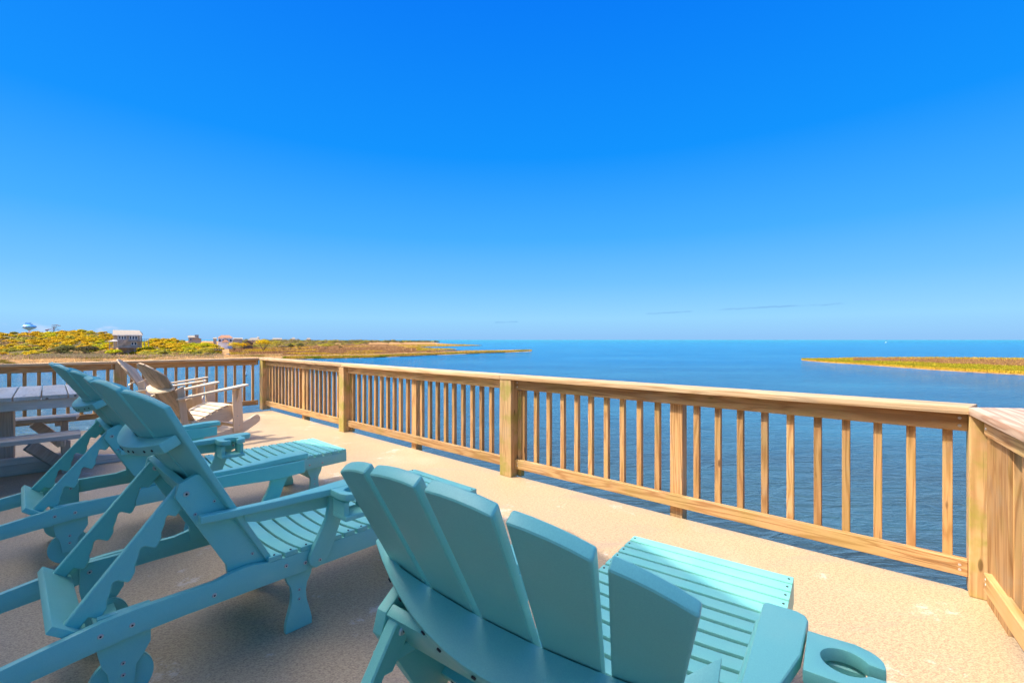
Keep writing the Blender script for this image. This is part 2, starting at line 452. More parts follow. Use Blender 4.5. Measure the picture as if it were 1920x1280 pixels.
def sheet(name, pts, z, mat, wall=0.35):
    n = len(pts)
    cx = sum(p[0] for p in pts) / n; cy = sum(p[1] for p in pts) / n
    v = [(p[0] - cx, p[1] - cy, 0) for p in pts] + [(p[0] - cx, p[1] - cy, -wall) for p in pts]
    top = []
    for a, b_, c_ in tessellate_polygon([[Vector(q) for q in v[:n]]]):
        A_, B_, C_ = v[a], v[b_], v[c_]
        cr_ = (B_[0] - A_[0]) * (C_[1] - A_[1]) - (B_[1] - A_[1]) * (C_[0] - A_[0])
        top.append((a, b_, c_) if cr_ > 0 else (a, c_, b_))
    area = sum(v[q][0] * v[(q + 1) % n][1] - v[(q + 1) % n][0] * v[q][1] for q in range(n))
    side = [(i, n + i, n + (i + 1) % n, (i + 1) % n) if area > 0 else (i, (i + 1) % n, n + (i + 1) % n, n + i) for i in range(n)]
    bm = bmesh.new(); vs = [bm.verts.new(q) for q in v]
    for q in top + side:
        try: bm.faces.new([vs[i] for i in q])
        except ValueError: pass
    me = bpy.data.meshes.new(name); bm.to_mesh(me); bm.free(); me.materials.append(mat)
    return put(name, me, loc=(cx, cy, z))
LZ = -4.02
def pl(lst, z): 
    r = []
    for x, y in lst:
        q = P(x, y, z); r.append((q.x, q.y))
    return r
def roughen(pts, step_px=10, amp=0.35):
    """subdivide the image polyline and jitter it, so shores are not straight"""
    out = []
    for (a, b_) in zip(pts[:-1], pts[1:]):
        n = max(1, int(math.hypot(b_[0] - a[0], (b_[1] - a[1]) * 6) / step_px))
        for i in range(n):
            t = i / n
            out.append((a[0] + (b_[0] - a[0]) * t, a[1] + (b_[1] - a[1]) * t + (random.uniform(-amp, amp) if i else 0)))
    out.append(pts[-1]); return out
front_shore = [(-900, 700), (-300, 690), (0, 684), (300, 678), (455, 674), (540, 672), (625, 671), (700, 669.4), (820, 664.4), (905, 661.2), (960, 659.6), (997, 657.6)]
back_shore = [(985, 656.7), (900, 656.9), (862, 657.6), (800, 657.4)]
spit2 = [(797, 656.4), (830, 655.8), (857, 655.0), (845, 653.4), (800, 651.8), (785, 650.6)]
spit3 = [(790, 649.8), (860, 648.3), (903, 647.4), (880, 646.0), (850, 645.0), (822, 643.2), (812, 641.6), (760, 640.6), (690, 639.9), (600, 639.5), (430, 639.2), (0, 639.0), (-600, 639.0)]
land_px = roughen(front_shore, 14, 0.25) + roughen(back_shore, 14, 0.08)[0:] + spit2 + spit3
marsh = sheet('marsh_ground', pl(land_px, LZ), LZ, M_MARSH, 0.5); tag(marsh, kind='structure')
sand_px = [(x, y + (0.9 if i < len(front_shore) else 0)) for i, (x, y) in enumerate(front_shore)]
beach = sheet('beach_sand', pl(roughen(sand_px[4:], 8, 0.35) + [(985, 657.2), (900, 657.6), (800, 662), (600, 668), (455, 670)], -4.19), -4.19, M_SAND, 0.3); tag(beach, kind='structure')

def in_poly(x, y, poly):
    c = False; j = len(poly) - 1
    for i in range(len(poly)):
        xi, yi = poly[i]; xj, yj = poly[j]
        if (yi > y) != (yj > y) and x < (xj - xi) * (y - yi) / (yj - yi) + xi: c = not c
        j = i
    return c

# creek of open water winding behind the first shrubs
creek = sheet('creek_water', pl([(425, 664.2), (445, 662.6), (470, 660.6), (480, 658.4), (462, 659.8), (440, 661.4), (424, 663.2)], LZ + 0.03), LZ + 0.03, M_WATER, 0.02); tag(creek, kind='structure')

# islet on the right
isl_front = [(1503, 674.3), (1530, 676.8), (1560, 679.3), (1640, 684.2), (1720, 690.0), (1800, 695.2), (1920, 701.5), (2150, 712)]
isl_back = [(2150, 673), (1920, 671.5), (1750, 670.0), (1600, 671.0), (1560, 672.2), (1520, 673.2)]
isl_px = roughen(isl_front, 12, 0.25) + roughen(isl_back, 14, 0.15)
islet = sheet('islet_ground', pl(isl_px, -4.1), -4.1, M_MARSH, 0.3); tag(islet, kind='structure')

# ------------------------------------------------------------------ vegetation meshes
def leaf_mesh(name, centers, normals, sizes, tints, mat, asp=0.6):
    n = len(centers)
    c = np.asarray(centers, np.float32); nr = np.asarray(normals, np.float32)
    nr /= np.linalg.norm(nr, axis=1, keepdims=True) + 1e-9
    a = rng.normal(size=(n, 3)).astype(np.float32)
    t = np.cross(nr, a); t /= np.linalg.norm(t, axis=1, keepdims=True) + 1e-9
    u = np.cross(nr, t)
    s = np.asarray(sizes, np.float32)[:, None]
    v = np.stack([c - t * s - u * s * asp * 0.4, c + t * s * 0.2 - u * s * asp, c + t * s + u * s * asp * 0.3, c - t * s * 0.1 + u * s * asp], 1).reshape(-1, 3)
    me = bpy.data.meshes.new(name)
    me.vertices.add(4 * n); me.vertices.foreach_set('co', v.ravel())
    me.loops.add(4 * n); me.loops.foreach_set('vertex_index', np.arange(4 * n, dtype=np.int32))
    me.polygons.add(n); me.polygons.foreach_set('loop_start', np.arange(0, 4 * n, 4, dtype=np.int32))
    me.polygons.foreach_set('loop_total', np.full(n, 4, np.int32))
    at = me.attributes.new('tint', 'FLOAT_COLOR', 'POINT')
    tt = np.repeat(np.concatenate([np.asarray(tints, np.float32), np.ones((n, 1), np.float32)], 1), 4, axis=0)
    at.data.foreach_set('color', tt.ravel())
    me.materials.append(mat); me.update(); me.validate()
    return me
OCHRE = (0.60, 0.36, 0.012); YEL = (0.62, 0.44, 0.010); LIME = (0.48, 0.46, 0.012); OLIVE = (0.40, 0.34, 0.04)
BROWN = (0.42, 0.27, 0.11); DARK = (0.14, 0.135, 0.04); RUST = (0.30, 0.10, 0.06)
def crown_leaves(cx, cy, cz, rx, rz, n, tint, size, C, N, S, T):
    n = int(n * 1.35); size = size * 0.85
    """leaves in and on an uneven domed crown made of several sprays"""
    k = max(3, int(n / 55))
    lob = rng.normal(size=(k, 3)); lob /= np.linalg.norm(lob, axis=1, keepdims=True); lob[:, 2] = np.abs(lob[:, 2]) * 0.8
    lc = lob * np.array([rx, rx, rz]) * 0.58
    for j in range(k):
        m_ = n // k
        d = rng.normal(size=(m_, 3)); d /= np.linalg.norm(d, axis=1, keepdims=True)
        d[:, 2] = np.where(d[:, 2] < -0.35, -d[:, 2], d[:, 2])
        rr = rng.uniform(0.72, 1.08, size=(m_, 1))
        q = lc[j] + d * rr * np.array([rx, rx, rz * 0.8]) * rng.uniform(0.38, 0.62)
        C.append(q + np.array([cx, cy, cz])); N.append(d + np.array([0, 0, 0.5]) + rng.normal(size=(m_, 3)) * 0.35)
        S.append(rng.uniform(0.6, 1.3, size=m_) * size)
        tj = np.array(tint) * rng.uniform(0.88, 1.12)
        T.append(np.clip(tj * rng.uniform(0.86, 1.14, size=(m_, 1)), 0, 1))
def interp(x, pts):
    xs = [p[0] for p in pts]; ys = [p[1] for p in pts]
    return float(np.interp(x, xs, ys))
def canopy(name, top, base, x0, x1, Y0, Y1, ncrown, mats, label, cat, rpx=(6, 11), size=0.30, dens=1.0):
    """a wooded dune: terrain grid under a mass of crowns that follow it"""
    NX, NT = 40, 14
    g = []
    for i in range(NX + 1):
        x = x0 + (x1 - x0) * i / NX
        for j in range(NT + 1):
            t = j / NT
            Y = Y0 + (Y1 - Y0) * t
            yb, yt = interp(x, base), interp(x, top)
            y = yb + (yt - yb) * (t ** 0.85)
            q = PY(x, y, Y); q.z -= 0.9
            if j == 0: q.z = LZ - 0.1
            g.append(q)
    fs = [(i * (NT + 1) + j, (i + 1) * (NT + 1) + j, (i + 1) * (NT + 1) + j + 1, i * (NT + 1) + j + 1) for i in range(NX) for j in range(NT)]
    hill = put('dune', mk_mesh('dune', g, fs, M_DUNE)); tag(hill, kind='structure')
    C, N, S, T = [], [], [], []
    for _ in range(ncrown):
        x = random.uniform(x0, x1); t = random.random() ** 0.9
        Y = Y0 + (Y1 - Y0) * t
        yb, yt = interp(x, base), interp(x, top)
        r = random.uniform(*rpx) * (Y0 / F) * random.choice((0.8, 1.0, 1.25))
        y = yb + (yt - yb) * (t ** 0.85)
        q = PY(x, y, Y)
        v_ = mnoise.noise(Vector((x * 0.035, t * 3.1, 2.0))) + random.uniform(-0.25, 0.25)
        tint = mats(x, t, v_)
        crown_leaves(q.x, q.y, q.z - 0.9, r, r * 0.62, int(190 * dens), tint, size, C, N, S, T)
    me = leaf_mesh(name, np.concatenate(C), np.concatenate(N), np.concatenate(S), np.concatenate(T), M_LEAF)
    o = put(name, me); tag(o, label, cat, kind='stuff'); return o
def blend(a, b_, f):
    f = max(0.0, min(1.0, f)); return tuple(p_ + (q_ - p_) * f for p_, q_ in zip(a, b_))
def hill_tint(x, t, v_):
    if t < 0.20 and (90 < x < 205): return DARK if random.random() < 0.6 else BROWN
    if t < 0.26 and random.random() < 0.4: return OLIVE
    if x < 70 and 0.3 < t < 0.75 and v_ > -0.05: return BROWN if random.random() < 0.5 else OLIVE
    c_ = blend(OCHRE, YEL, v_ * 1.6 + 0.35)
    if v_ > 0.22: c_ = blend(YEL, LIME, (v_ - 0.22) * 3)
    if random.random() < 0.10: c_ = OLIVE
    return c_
top1 = [(-200, 624), (-60, 621), (0, 621), (25, 621.5), (50, 620), (80, 620.5), (100, 619), (125, 616.3), (150, 616.8), (180, 619), (205, 622), (230, 627), (290, 640)]
base1 = [(-200, 668), (0, 662), (60, 663), (90, 664), (150, 667.5), (290, 667)]
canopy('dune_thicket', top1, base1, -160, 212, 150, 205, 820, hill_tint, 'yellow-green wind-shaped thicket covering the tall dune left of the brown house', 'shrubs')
def hill2(x, t, v_):
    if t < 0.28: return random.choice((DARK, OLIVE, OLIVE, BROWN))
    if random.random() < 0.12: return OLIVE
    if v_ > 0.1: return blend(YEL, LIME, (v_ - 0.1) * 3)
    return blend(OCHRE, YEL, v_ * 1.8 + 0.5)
top2 = [(225, 652), (245, 651), (262, 645), (275, 637), (292, 632), (310, 631.5), (330, 633.5), (350, 638), (385, 640), (400, 642), (418, 652)]
base2 = [(225, 667), (330, 667.5), (400, 666), (418, 664.5)]
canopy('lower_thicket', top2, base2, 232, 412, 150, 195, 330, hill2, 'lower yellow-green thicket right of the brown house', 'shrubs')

GREYG = (0.30, 0.22, 0.11)
def shrub(px, py, wpx, hpx, Y, tint, label, name='shrub', group=None, n=420, size=0.28, trunk=True):
    """one shrub with its base at pixel (px,py); Y = distance"""
    base = P(px, py, LZ) if Y is None else Vector(((px - 960) / F * Y, Y, LZ))
    Y = base.y; k = Y / F
    root = empty(name, base)
    rx, h = wpx * k / 2, hpx * k
    C, N, S, T = [], [], [], []
    crown_leaves(0, 0, h * 0.55, rx * 0.86, h * 0.5, n, tint, max(size, 0.7 * k), C, N, S, T)
    me = leaf_mesh('crown', np.concatenate(C), np.concatenate(N), np.concatenate(S), np.concatenate(T), M_LEAF)
    put('crown', me, root)
    bm = bmesh.new()
    for _ in range(5):
        a = random.uniform(0, 6.28); tip = Vector((math.cos(a) * rx * 0.5, math.sin(a) * rx * 0.5, h * 0.62))
        rot = tip.normalized().to_track_quat('Z', 'Y').to_matrix().to_4x4()
        bmesh.ops.create_cone(bm, segments=5, radius1=0.05 * h * 0.5, radius2=0.02 * h * 0.5, depth=tip.length,
                              matrix=Matrix.Translation(tip / 2) @ rot, cap_ends=False)
    me = bpy.data.meshes.new('trunk'); bm.to_mesh(me); bm.free(); me.materials.append(M_TRUNK)
    put('trunk', me, root)
    tag(root, label, 'shrub', group)
    return root
M_TRUNK = plain('grey_bark', (0.16, 0.12, 0.09), 0.9)
shrub(214, 668.5, 31, 13.5, None, LIME, 'bright lime-green flat-topped shrub in front of the brown house', n=700)
shrub(440, 657.5, 34, 17, None, YEL, 'domed yellow-green shrub right beside the white house')
shrub(459, 655.5, 28, 14, None, OCHRE, 'ochre shrub in front of the dark roofed cottage')
shrub(494, 657, 38, 22, None, YEL, 'tallest yellow-topped shrub behind the marsh, right of the dark roofed cottage', n=800)
shrub(521, 652, 24, 15, None, OLIVE, 'olive shrub leaning against the tall yellow-topped one')
shrub(545, 656, 12, 12, None, DARK, 'small dark evergreen bush on the left end of the open marsh')
shrub(532, 656.5, 22, 10, None, GREYG, 'low grey-brown bush left of the small dark evergreen')
shrub(562, 655, 24, 13, None, DARK, 'dark green clump of bush at the marsh edge right of the small evergreen')
shrub(611, 654.5, 30, 11, None, OLIVE, 'lone olive bush standing in the brown marsh')
shrub(638, 654, 9, 5.5, None, DARK, 'tiny dark bush right of the lone marsh bush', n=200)
shrub(405, 665, 26, 13, None, GREYG, 'grey-brown bush at the right foot of the lower thicket')
shrub(386, 667, 34, 15, None, OLIVE, 'olive bush at the marsh edge under the white house')
shrub(120, 668, 44, 22, None, DARK, 'dark green bush at the foot of the tall dune', n=900)
shrub(165, 668.5, 40, 21, None, (0.11, 0.095, 0.04), 'dusky brown-green bush between the dark bush and the brown house', n=800)
shrub(62, 668.8, 26, 9, None, YEL, 'yellow bush low in front of the tall dune', n=500)
# reddish bare-branched tree above the dune crest
def red_tree(px, py, wpx, hpx, Y, label):
    k = Y / F; q = PY(px, py, Y)
    root = empty('pine_tree', (q.x, q.y, q.z - 3.5))
    H = hpx * k + 3.5; C, N, S, T = [], [], [], []
    bm = bmesh.new()
    def seg(a, b_, r1, r2):
        d = b_ - a
        bmesh.ops.create_cone(bm, segments=5, radius1=r1, radius2=r2, depth=d.length, cap_ends=False,
                              matrix=Matrix.Translation((a + b_) / 2) @ d.normalized().to_track_quat('Z', 'Y').to_matrix().to_4x4())
    seg(Vector((0, 0, 0)), Vector((0, 0, H * 0.8)), 0.16, 0.09)
    for i in range(9):
        a = random.uniform(0, 6.28); rr = random.uniform(0.35, 1) * wpx * k / 2
        tip = Vector((math.cos(a) * rr, math.sin(a) * rr, random.uniform(H * 0.62, H)))
        seg(Vector((0, 0, H * random.uniform(0.45, 0.7))), tip, 0.06, 0.03)
        crown_leaves(tip.x, tip.y, tip.z - 0.1, 0.55, 0.22, 60, RUST if i % 3 else BROWN, 0.17, C, N, S, T)
    me = bpy.data.meshes.new('trunk'); bm.to_mesh(me); bm.free(); me.materials.append(M_TRUNK); put('trunk', me, root)
    me = leaf_mesh('crown', np.concatenate(C), np.concatenate(N), np.concatenate(S), np.concatenate(T), M_LEAF); put('crown', me, root)
    tag(root, label, 'tree')
red_tree(101, 620, 17, 11, 212, 'sparse reddish tree standing above the crest of the tall dune')
red_tree(89, 622, 9, 5, 214, 'small reddish tree just left of the sparse one on the dune crest')

# far band of scrub towards the horizon
C, N, S, T = [], [], [], []
for _ in range(900):
    x = random.uniform(425, 822)
    yb = random.uniform(640.6, 647.5 - (x - 425) * 0.008)
    if x > 640: yb = random.uniform(640.4, 644.2)
    if x > 760: yb = random.uniform(641.2, 642.6)
    q = P(x, yb, LZ); k = q.y / F
    yt = random.uniform(633.8, 638.2) if x < 560 else (random.uniform(635.6, 639.0) if x < 740 else random.uniform(637.0, 639.6))
    h = max(1.5, CAM_H - LZ + (637 - yt) * k) * (1.0 if random.random() < 0.6 else 0.75)
    tint = random.choice(((0.24, 0.21, 0.05), (0.17, 0.16, 0.05), GREYG, (0.22, 0.17, 0.09), DARK, OLIVE if x > 560 else DARK))
    crown_leaves(q.x, q.y, LZ + h * 0.35, max(h * 0.8, 2.6 * k), h * 0.68, 120, tint, 0.6 * k, C, N, S, T)
for _ in range(380):
    x = random.uniform(425, 625) if random.random() < 0.8 else random.uniform(600, 690); yb = random.uniform(644, 653.5 - max(0, x - 520) * 0.045)
    q = P(x, yb, LZ); k = q.y / F; h = random.uniform(6, 13) * k * 0.8 * (1.0 if x < 610 else 0.55)
    crown_leaves(q.x, q.y, LZ + h * 0.25, h * 1.2, h * 0.6, 120, random.choice(((0.26, 0.23, 0.06), GREYG, (0.20, 0.17, 0.07), DARK, OLIVE, (0.40, 0.34, 0.03))), 0.6 * k, C, N, S, T)
o = put('far_scrub', leaf_mesh('far_scrub', np.concatenate(C), np.concatenate(N), np.concatenate(S), np.concatenate(T), M_LEAF))
tag(o, 'low olive and grey-brown scrub spread along the far side of the marsh', 'shrubs', kind='stuff')

# grasses: small upright blades
def grass(name, pts, tints, hs, ws, label):
    n = len(pts)
    c = np.asarray(pts, np.float32); h = np.asarray(hs, np.float32); w = np.asarray(ws, np.float32)
    a = rng.uniform(0, math.pi, n); lean = rng.normal(scale=0.25, size=(n, 2))
    dx = np.cos(a) * w; dy = np.sin(a) * w
    v = np.zeros((n, 3, 3), np.float32)
    v[:, 0] = c - np.stack([dx, dy, np.zeros(n)], 1); v[:, 1] = c + np.stack([dx, dy, np.zeros(n)], 1)
    v[:, 2] = c + np.stack([lean[:, 0] * h, lean[:, 1] * h, h], 1)
    me = bpy.data.meshes.new(name)
    me.vertices.add(3 * n); me.vertices.foreach_set('co', v.ravel())
    me.loops.add(3 * n); me.loops.foreach_set('vertex_index', np.arange(3 * n, dtype=np.int32))
    me.polygons.add(n); me.polygons.foreach_set('loop_start', np.arange(0, 3 * n, 3, dtype=np.int32)); me.polygons.foreach_set('loop_total', np.full(n, 3, np.int32))
    at = me.attributes.new('tint', 'FLOAT_COLOR', 'POINT')
    tt = np.repeat(np.concatenate([np.asarray(tints, np.float32), np.ones((n, 1), np.float32)], 1), 3, axis=0)
    at.data.foreach_set('color', tt.ravel()); me.materials.append(M_GRASS); me.update()
    o = put(name, me); tag(o, label, 'grass', kind='stuff'); return o
G_GREEN = (0.29, 0.27, 0.015); G_YEL = (0.50, 0.33, 0.03); G_TAN = (0.80, 0.54, 0.24); G_BRN = (0.33, 0.18, 0.075)
pts, tn, hs, ws = [], [], [], []
ix = [p[0] for p in isl_front]; iy = [p[1] for p in isl_front]
bx_ = [p[0] for p in isl_back][::-1]; by_ = [p[1] for p in isl_back][::-1]
for _ in range(60000):
    x = random.uniform(1503, 2100); yf = np.interp(x, ix, iy); yb = np.interp(x, bx_, by_)
    u = random.random(); y = yb + (yf - yb) * u
    q = P(x, y - 0.15, -4.1)
    n_ = mnoise.noise(Vector((x * 0.012, u * 2.2, 0.3)))
    if u > 0.86: t_ = G_YEL
    elif u > 0.5 - 0.1 * n_: t_ = G_GREEN if random.random() < 0.9 - 0.3 * n_ else G_YEL
    elif x > 1600 and u > 0.10: t_ = G_BRN if random.random() < 0.85 else G_YEL
    else: t_ = G_GREEN if random.random() < 0.5 else G_YEL
    f_ = random.uniform(0.75, 1.25)
    pts.append(q); tn.append([min(1, c_ * f_) for c_ in t_]); hs.append(random.uniform(0.10, 0.28) * (1.5 if t_ is G_BRN or u < 0.2 else 1)); ws.append(0.09)
grass('islet_grass', pts, tn, hs, ws, 'green and ochre salt grass covering the islet right of the railing')
pts, tn, hs, ws = [], [], [], []
fx = [p[0] for p in front_shore]; fy = [p[1] for p in front_shore]
for _ in range(90000):
    x = random.uniform(-150, 997)
    yf = np.interp(x, fx, fy)
    m_ = random.random()
    if x > 530: w_ = 4.0 if x < 800 else 2.6
    else: w_ = 8.0
    d_ = random.random() ** 1.3 * w_
    y = yf - 0.15 - d_
    if x > 860: y = max(y, 656.95)
    q = P(x, y, LZ)
    n_ = mnoise.noise(Vector((x * 0.02, y * 0.5, 4.3)))
    if x > 530: t_ = (G_GREEN if n_ > 0.0 else G_YEL) if d_ < w_ * 0.55 else G_TAN
    else: t_ = G_TAN if n_ > -0.15 else (G_GREEN if random.random() < 0.5 else G_BRN)
    f_ = random.uniform(0.75, 1.25)
    pts.append(q); tn.append([min(1, c_ * f_) for c_ in t_]); hs.append(random.uniform(0.2, 0.55)); ws.append(0.09 * q.y / 130)
for _ in range(25000):   # reeds in front of the dune
    x = random.uniform(55, 205) if random.random() < 0.8 else random.uniform(-60, 420)
    y = random.uniform(667, 673.5); q = P(x, y, LZ)
    f_ = random.uniform(0.75, 1.25)
    t_ = (0.50, 0.36, 0.22) if random.random() < 0.75 else G_GREEN
    pts.append(q); tn.append([min(1, c_ * f_) for c_ in t_]); hs.append(random.uniform(0.4, 1.25)); ws.append(0.06)
for _ in range(60000):   # open marsh
    x = random.uniform(430, 990); y = random.uniform(645, 669)
    if not in_poly(x, y, land_px): continue
    q = P(x, y, LZ); n_ = mnoise.noise(Vector((x * 0.015, y * 0.35, 1.3)))
    t_ = G_BRN if n_ < 0.18 else G_YEL
    if y < 658 and x > 780: t_ = G_YEL if random.random() < 0.6 else G_GREEN
    f_ = random.uniform(0.75, 1.25)
    pts.append(q); tn.append([min(1, c_ * f_) for c_ in t_]); hs.append(random.uniform(0.2, 0.5)); ws.append(0.10 * q.y / 130)
grass('marsh_grass', pts, tn, hs, ws, 'tan and yellow-green marsh grass along the near shore of the mainland')

# ------------------------------------------------------------------ far houses
M_SIDE = plain('cedar_siding', (0.66, 0.48, 0.32), 0.8, 0.25, 1.5)
M_SIDE2 = plain('grey_brown_siding', (0.60, 0.46, 0.34), 0.8, 0.25, 1.5)
M_TRIM = plain('white_trim', (0.78, 0.78, 0.78), 0.5, 0.05)
M_GLASS = plain('dark_window_glass', (0.06, 0.08, 0.13), 0.15, 0.2, 1, 0.6)
M_ROOFG = plain('grey_shingle_roof', (0.36, 0.30, 0.23), 0.85, 0.25, 4)
M_ROOFR = plain('rust_shingle_roof', (0.42, 0.20, 0.11), 0.85, 0.25, 2)
M_WHITE = plain('white_siding', (0.84, 0.86, 0.86), 0.7, 0.06)
M_GREYS = plain('pale_grey_siding', (0.42, 0.38, 0.33), 0.8, 0.15)
M_DKROOF = plain('dark_brown_roof', (0.16, 0.11, 0.09), 0.85, 0.2)
def hbox(name, root, x0, x1, y0, y1, z0, z1, mat, bevel=0.0):
    return box(name, x1 - x0, y1 - y0, z1 - z0, mat, root, ((x0 + x1) / 2, (y0 + y1) / 2, (z0 + z1) / 2), bevel=bevel)
Yh = 165.0; k = Yh / F
PHI = math.atan(720 / F); CP = math.cos(PHI)
def hx(px): return (px - 240) * k * CP            # local x of an image column, house centred at column 240
def hz(py): return CAM_H - (py - HOR) * k
root = empty('beach_house', ((240 - 960) / F * Yh, Yh, 0)); root.rotation_euler = (0, 0, PHI)
tag(root, 'brown wooden house with a sloping roof band and white window groups between two thickets', 'house')
hbox('wall', root, hx(213), hx(221), 0.8, 7, hz(652), hz(627), M_SIDE)
hbox('wall', root, hx(221), hx(266.5), 0.0, 7.5, hz(652), hz(628), M_SIDE2)
hbox('wall', root, hx(222), hx(256), 1.2, 7.0, hz(664), hz(652.2), M_SIDE2)
# sloping roof band
me = mk_mesh('roof', [(hx(211.3), -0.6, hz(628.3)), (hx(268.5), -0.6, hz(628.3)), (hx(262), 5, hz(618.6)), (hx(211.3), 5, hz(618.3)),
                      (hx(211.3), 8, hz(620)), (hx(268.5), 8, hz(624)), (hx(211.3), 8, hz(628.3)), (hx(268.5), 8, hz(628.3))],
             [(0, 1, 2, 3), (3, 2, 5, 4), (4, 5, 7, 6), (0, 3, 4, 6), (1, 7, 5, 2), (0, 6, 7, 1)], M_ROOFG)
put('roof', me, root)
hbox('roof_edge', root, hx(211.2), hx(268.7), -0.68, -0.6, hz(629), hz(627.9), M_TRIM)
def win(root, x0, x1, y0, y1, n, fr=0.4, yy=-0.05, zx=hx, zz=hz):
    for i in range(n):
        a = x0 + (x1 - x0) * i / n; c = x0 + (x1 - x0) * (i + 1) / n
        w_ = hbox('window', root, zx(a), zx(c), yy - 0.06, yy + 0.04, zz(y1), zz(y0), M_TRIM)
        m_ = 0.16
        g_ = box('pane', (zx(c) - zx(a)) - 2 * m_, 0.03, (zz(y0) - zz(y1)) - 2 * m_, M_GLASS, w_, (0, -0.07, 0), bevel=0)
win(root, 222, 237, 629.3, 636.3, 3); win(root, 242, 258, 629.3, 636.5, 3); win(root, 245.5, 257, 641, 647.3, 2)
hbox('corner_board', root, hx(220.4), hx(221.3), -0.1, 0.1, hz(650), hz(628.5), M_TRIM)
me = mk_mesh('awning', [(hx(203.5), -2.2, hz(639.8)), (hx(220.8), -2.2, hz(639.6)), (hx(220.8), 0.7, hz(636)), (hx(213.5), 0.7, hz(636)),
                        (hx(203.5), -2.2, hz(640.4)), (hx(220.8), -2.2, hz(640.3)), (hx(220.8), 0.7, hz(636.7)), (hx(213.5), 0.7, hz(636.7))],
             [(0, 1, 2, 3), (4, 7, 6, 5), (0, 4, 5, 1), (2, 6, 7, 3), (0, 3, 7, 4), (1, 5, 6, 2)], M_GREYS)
put('awning', me, root)
me = mk_mesh('stair_panel', [(hx(221), -1.0, hz(650.3)), (hx(228), -1.0, hz(650.3)), (hx(240.5), -1.0, hz(636.8)), (hx(238), -1.0, hz(635.5)), (hx(221), -1.0, hz(646.5)),
                             (hx(221), -0.9, hz(650.3)), (hx(228), -0.9, hz(650.3)), (hx(240.5), -0.9, hz(636.8)), (hx(238), -0.9, hz(635.5)), (hx(221), -0.9, hz(646.5))],
             [(0, 1, 2, 3, 4), (9, 8, 7, 6, 5), (0, 5, 6, 1), (1, 6, 7, 2), (2, 7, 8, 3), (3, 8, 9, 4), (4, 9, 5, 0)], M_SIDE)
put('stair_panel', me, root)
for px in (206.5, 214.5, 223.5, 240, 252.5): 
    hbox('post', root, hx(px) - 0.09, hx(px) + 0.09, -2.1, -1.9, hz(664), hz(639.5) if px < 216 else hz(651), M_GREYS)
hbox('balcony', root, hx(205), hx(258), -2.2, 0.9, hz(651.8), hz(650.6), M_GREYS)
hbox('balcony_rail', root, hx(205), hx(221), -2.2, -2.1, hz(649.6), hz(649.0), M_GREYS); hbox('balcony_rail', root, hx(205), hx(221), -2.2, -2.1, hz(647.0), hz(646.4), M_GREYS)
hbox('upper_balcony', root, hx(240), hx(280), -1.3, -0.05, hz(640.2), hz(639.0), M_GREYS)
hbox('balcony_rail', root, hx(266), hx(280), -1.3, -1.2, hz(635.8), hz(635.2), M_GREYS)
for px in (267, 271, 275, 279.5): hbox('baluster', root, hx(px) - 0.06, hx(px) + 0.06, -1.3, -1.2, hz(639.0), hz(635.8), M_GREYS)
hbox('corner_post', root, hx(262.5), hx(263.6), -1.25, -1.05, hz(639.0), hz(628.5), M_TRIM)
for px in (271, 279): hbox('post', root, hx(px) - 0.1, hx(px) + 0.1, -1.2, -1.0, hz(650), hz(640.2), M_GREYS)

def small_house(px0, px1, py_top, py_eave, Y, wall, roof, label, hip=True, wins=0, depth=8, gable=False):
    k = Y / F; cx = (px0 + px1) / 2; ph = math.atan((960 - cx) / F); w = (px1 - px0) * k * math.cos(ph)
    root = empty('house', ((cx - 960) / F * Y, Y, LZ), ph); tag(root, label, 'house')
    ze = CAM_H - (py_eave - HOR) * k - LZ; zt = CAM_H - (py_top - HOR) * k - LZ
    hbox('wall', root, -w / 2 + 0.4, w / 2 - 0.4, 0, depth, 0, ze, wall)
    hw = w / 2
    r = 0.25 * w if hip else hw
    if gable:
        v = [(-hw, -0.4, ze), (hw, -0.4, ze), (hw, depth + 0.4, ze), (-hw, depth + 0.4, ze), (0, -0.4, zt), (0, depth + 0.4, zt)]
        f = [(0, 1, 4), (1, 2, 5, 4), (2, 3, 5), (3, 0, 4, 5), (0, 3, 2, 1)]
    else:
        v = [(-hw, -0.4, ze), (hw, -0.4, ze), (hw, depth + 0.4, ze), (-hw, depth + 0.4, ze), (-r, depth / 2, zt), (r, depth / 2, zt)]
        f = [(0, 1, 5, 4), (1, 2, 5), (2, 3, 4, 5), (3, 0, 4), (0, 3, 2, 1)]
    put('roof', mk_mesh('roof', v, f, roof), root)
    for i in range(wins):
        x = -hw + w * (i + 0.7) / (wins + 0.4)
        w_ = box('window', 1.3, 0.1, 1.6, M_TRIM, root, (x, -0.06, ze - 1.6), bevel=0); box('pane', 1.0, 0.05, 1.3, M_GLASS, w_, (0, -0.06, 0), bevel=0)
        if ze > 6.5:
            w_ = box('window', 1.3, 0.1, 1.6, M_TRIM, root, (x, -0.06, ze - 4.6), bevel=0); box('pane', 1.0, 0.05, 1.3, M_GLASS, w_, (0, -0.06, 0), bevel=0)
    return root, k * math.cos(ph)
h_, k = small_house(407.5, 437.5, 628, 633.2, 265, M_WHITE, M_ROOFR, 'white two-storey house with a rust-red hip roof', wins=4)
bay = hbox('wall', h_, -15 * k + 2.9, -15 * k + 5.2, -2.2, -0.02, 0, CAM_H - (642 - HOR) * 265 / F - LZ, M_WHITE)
put('porch_roof', mk_mesh('porch_roof', [(-15 * k + 2.2, -2.6, 4.0), (-15 * k + 5.9, -2.6, 4.0), (-15 * k + 4, 0, 5.9), (-15 * k + 2.2, 0, 4.0), (-15 * k + 5.9, 0, 4.0)], [(0, 1, 2), (0, 2, 3), (1, 4, 2), (0, 3, 4, 1)], M_ROOFR), h_)
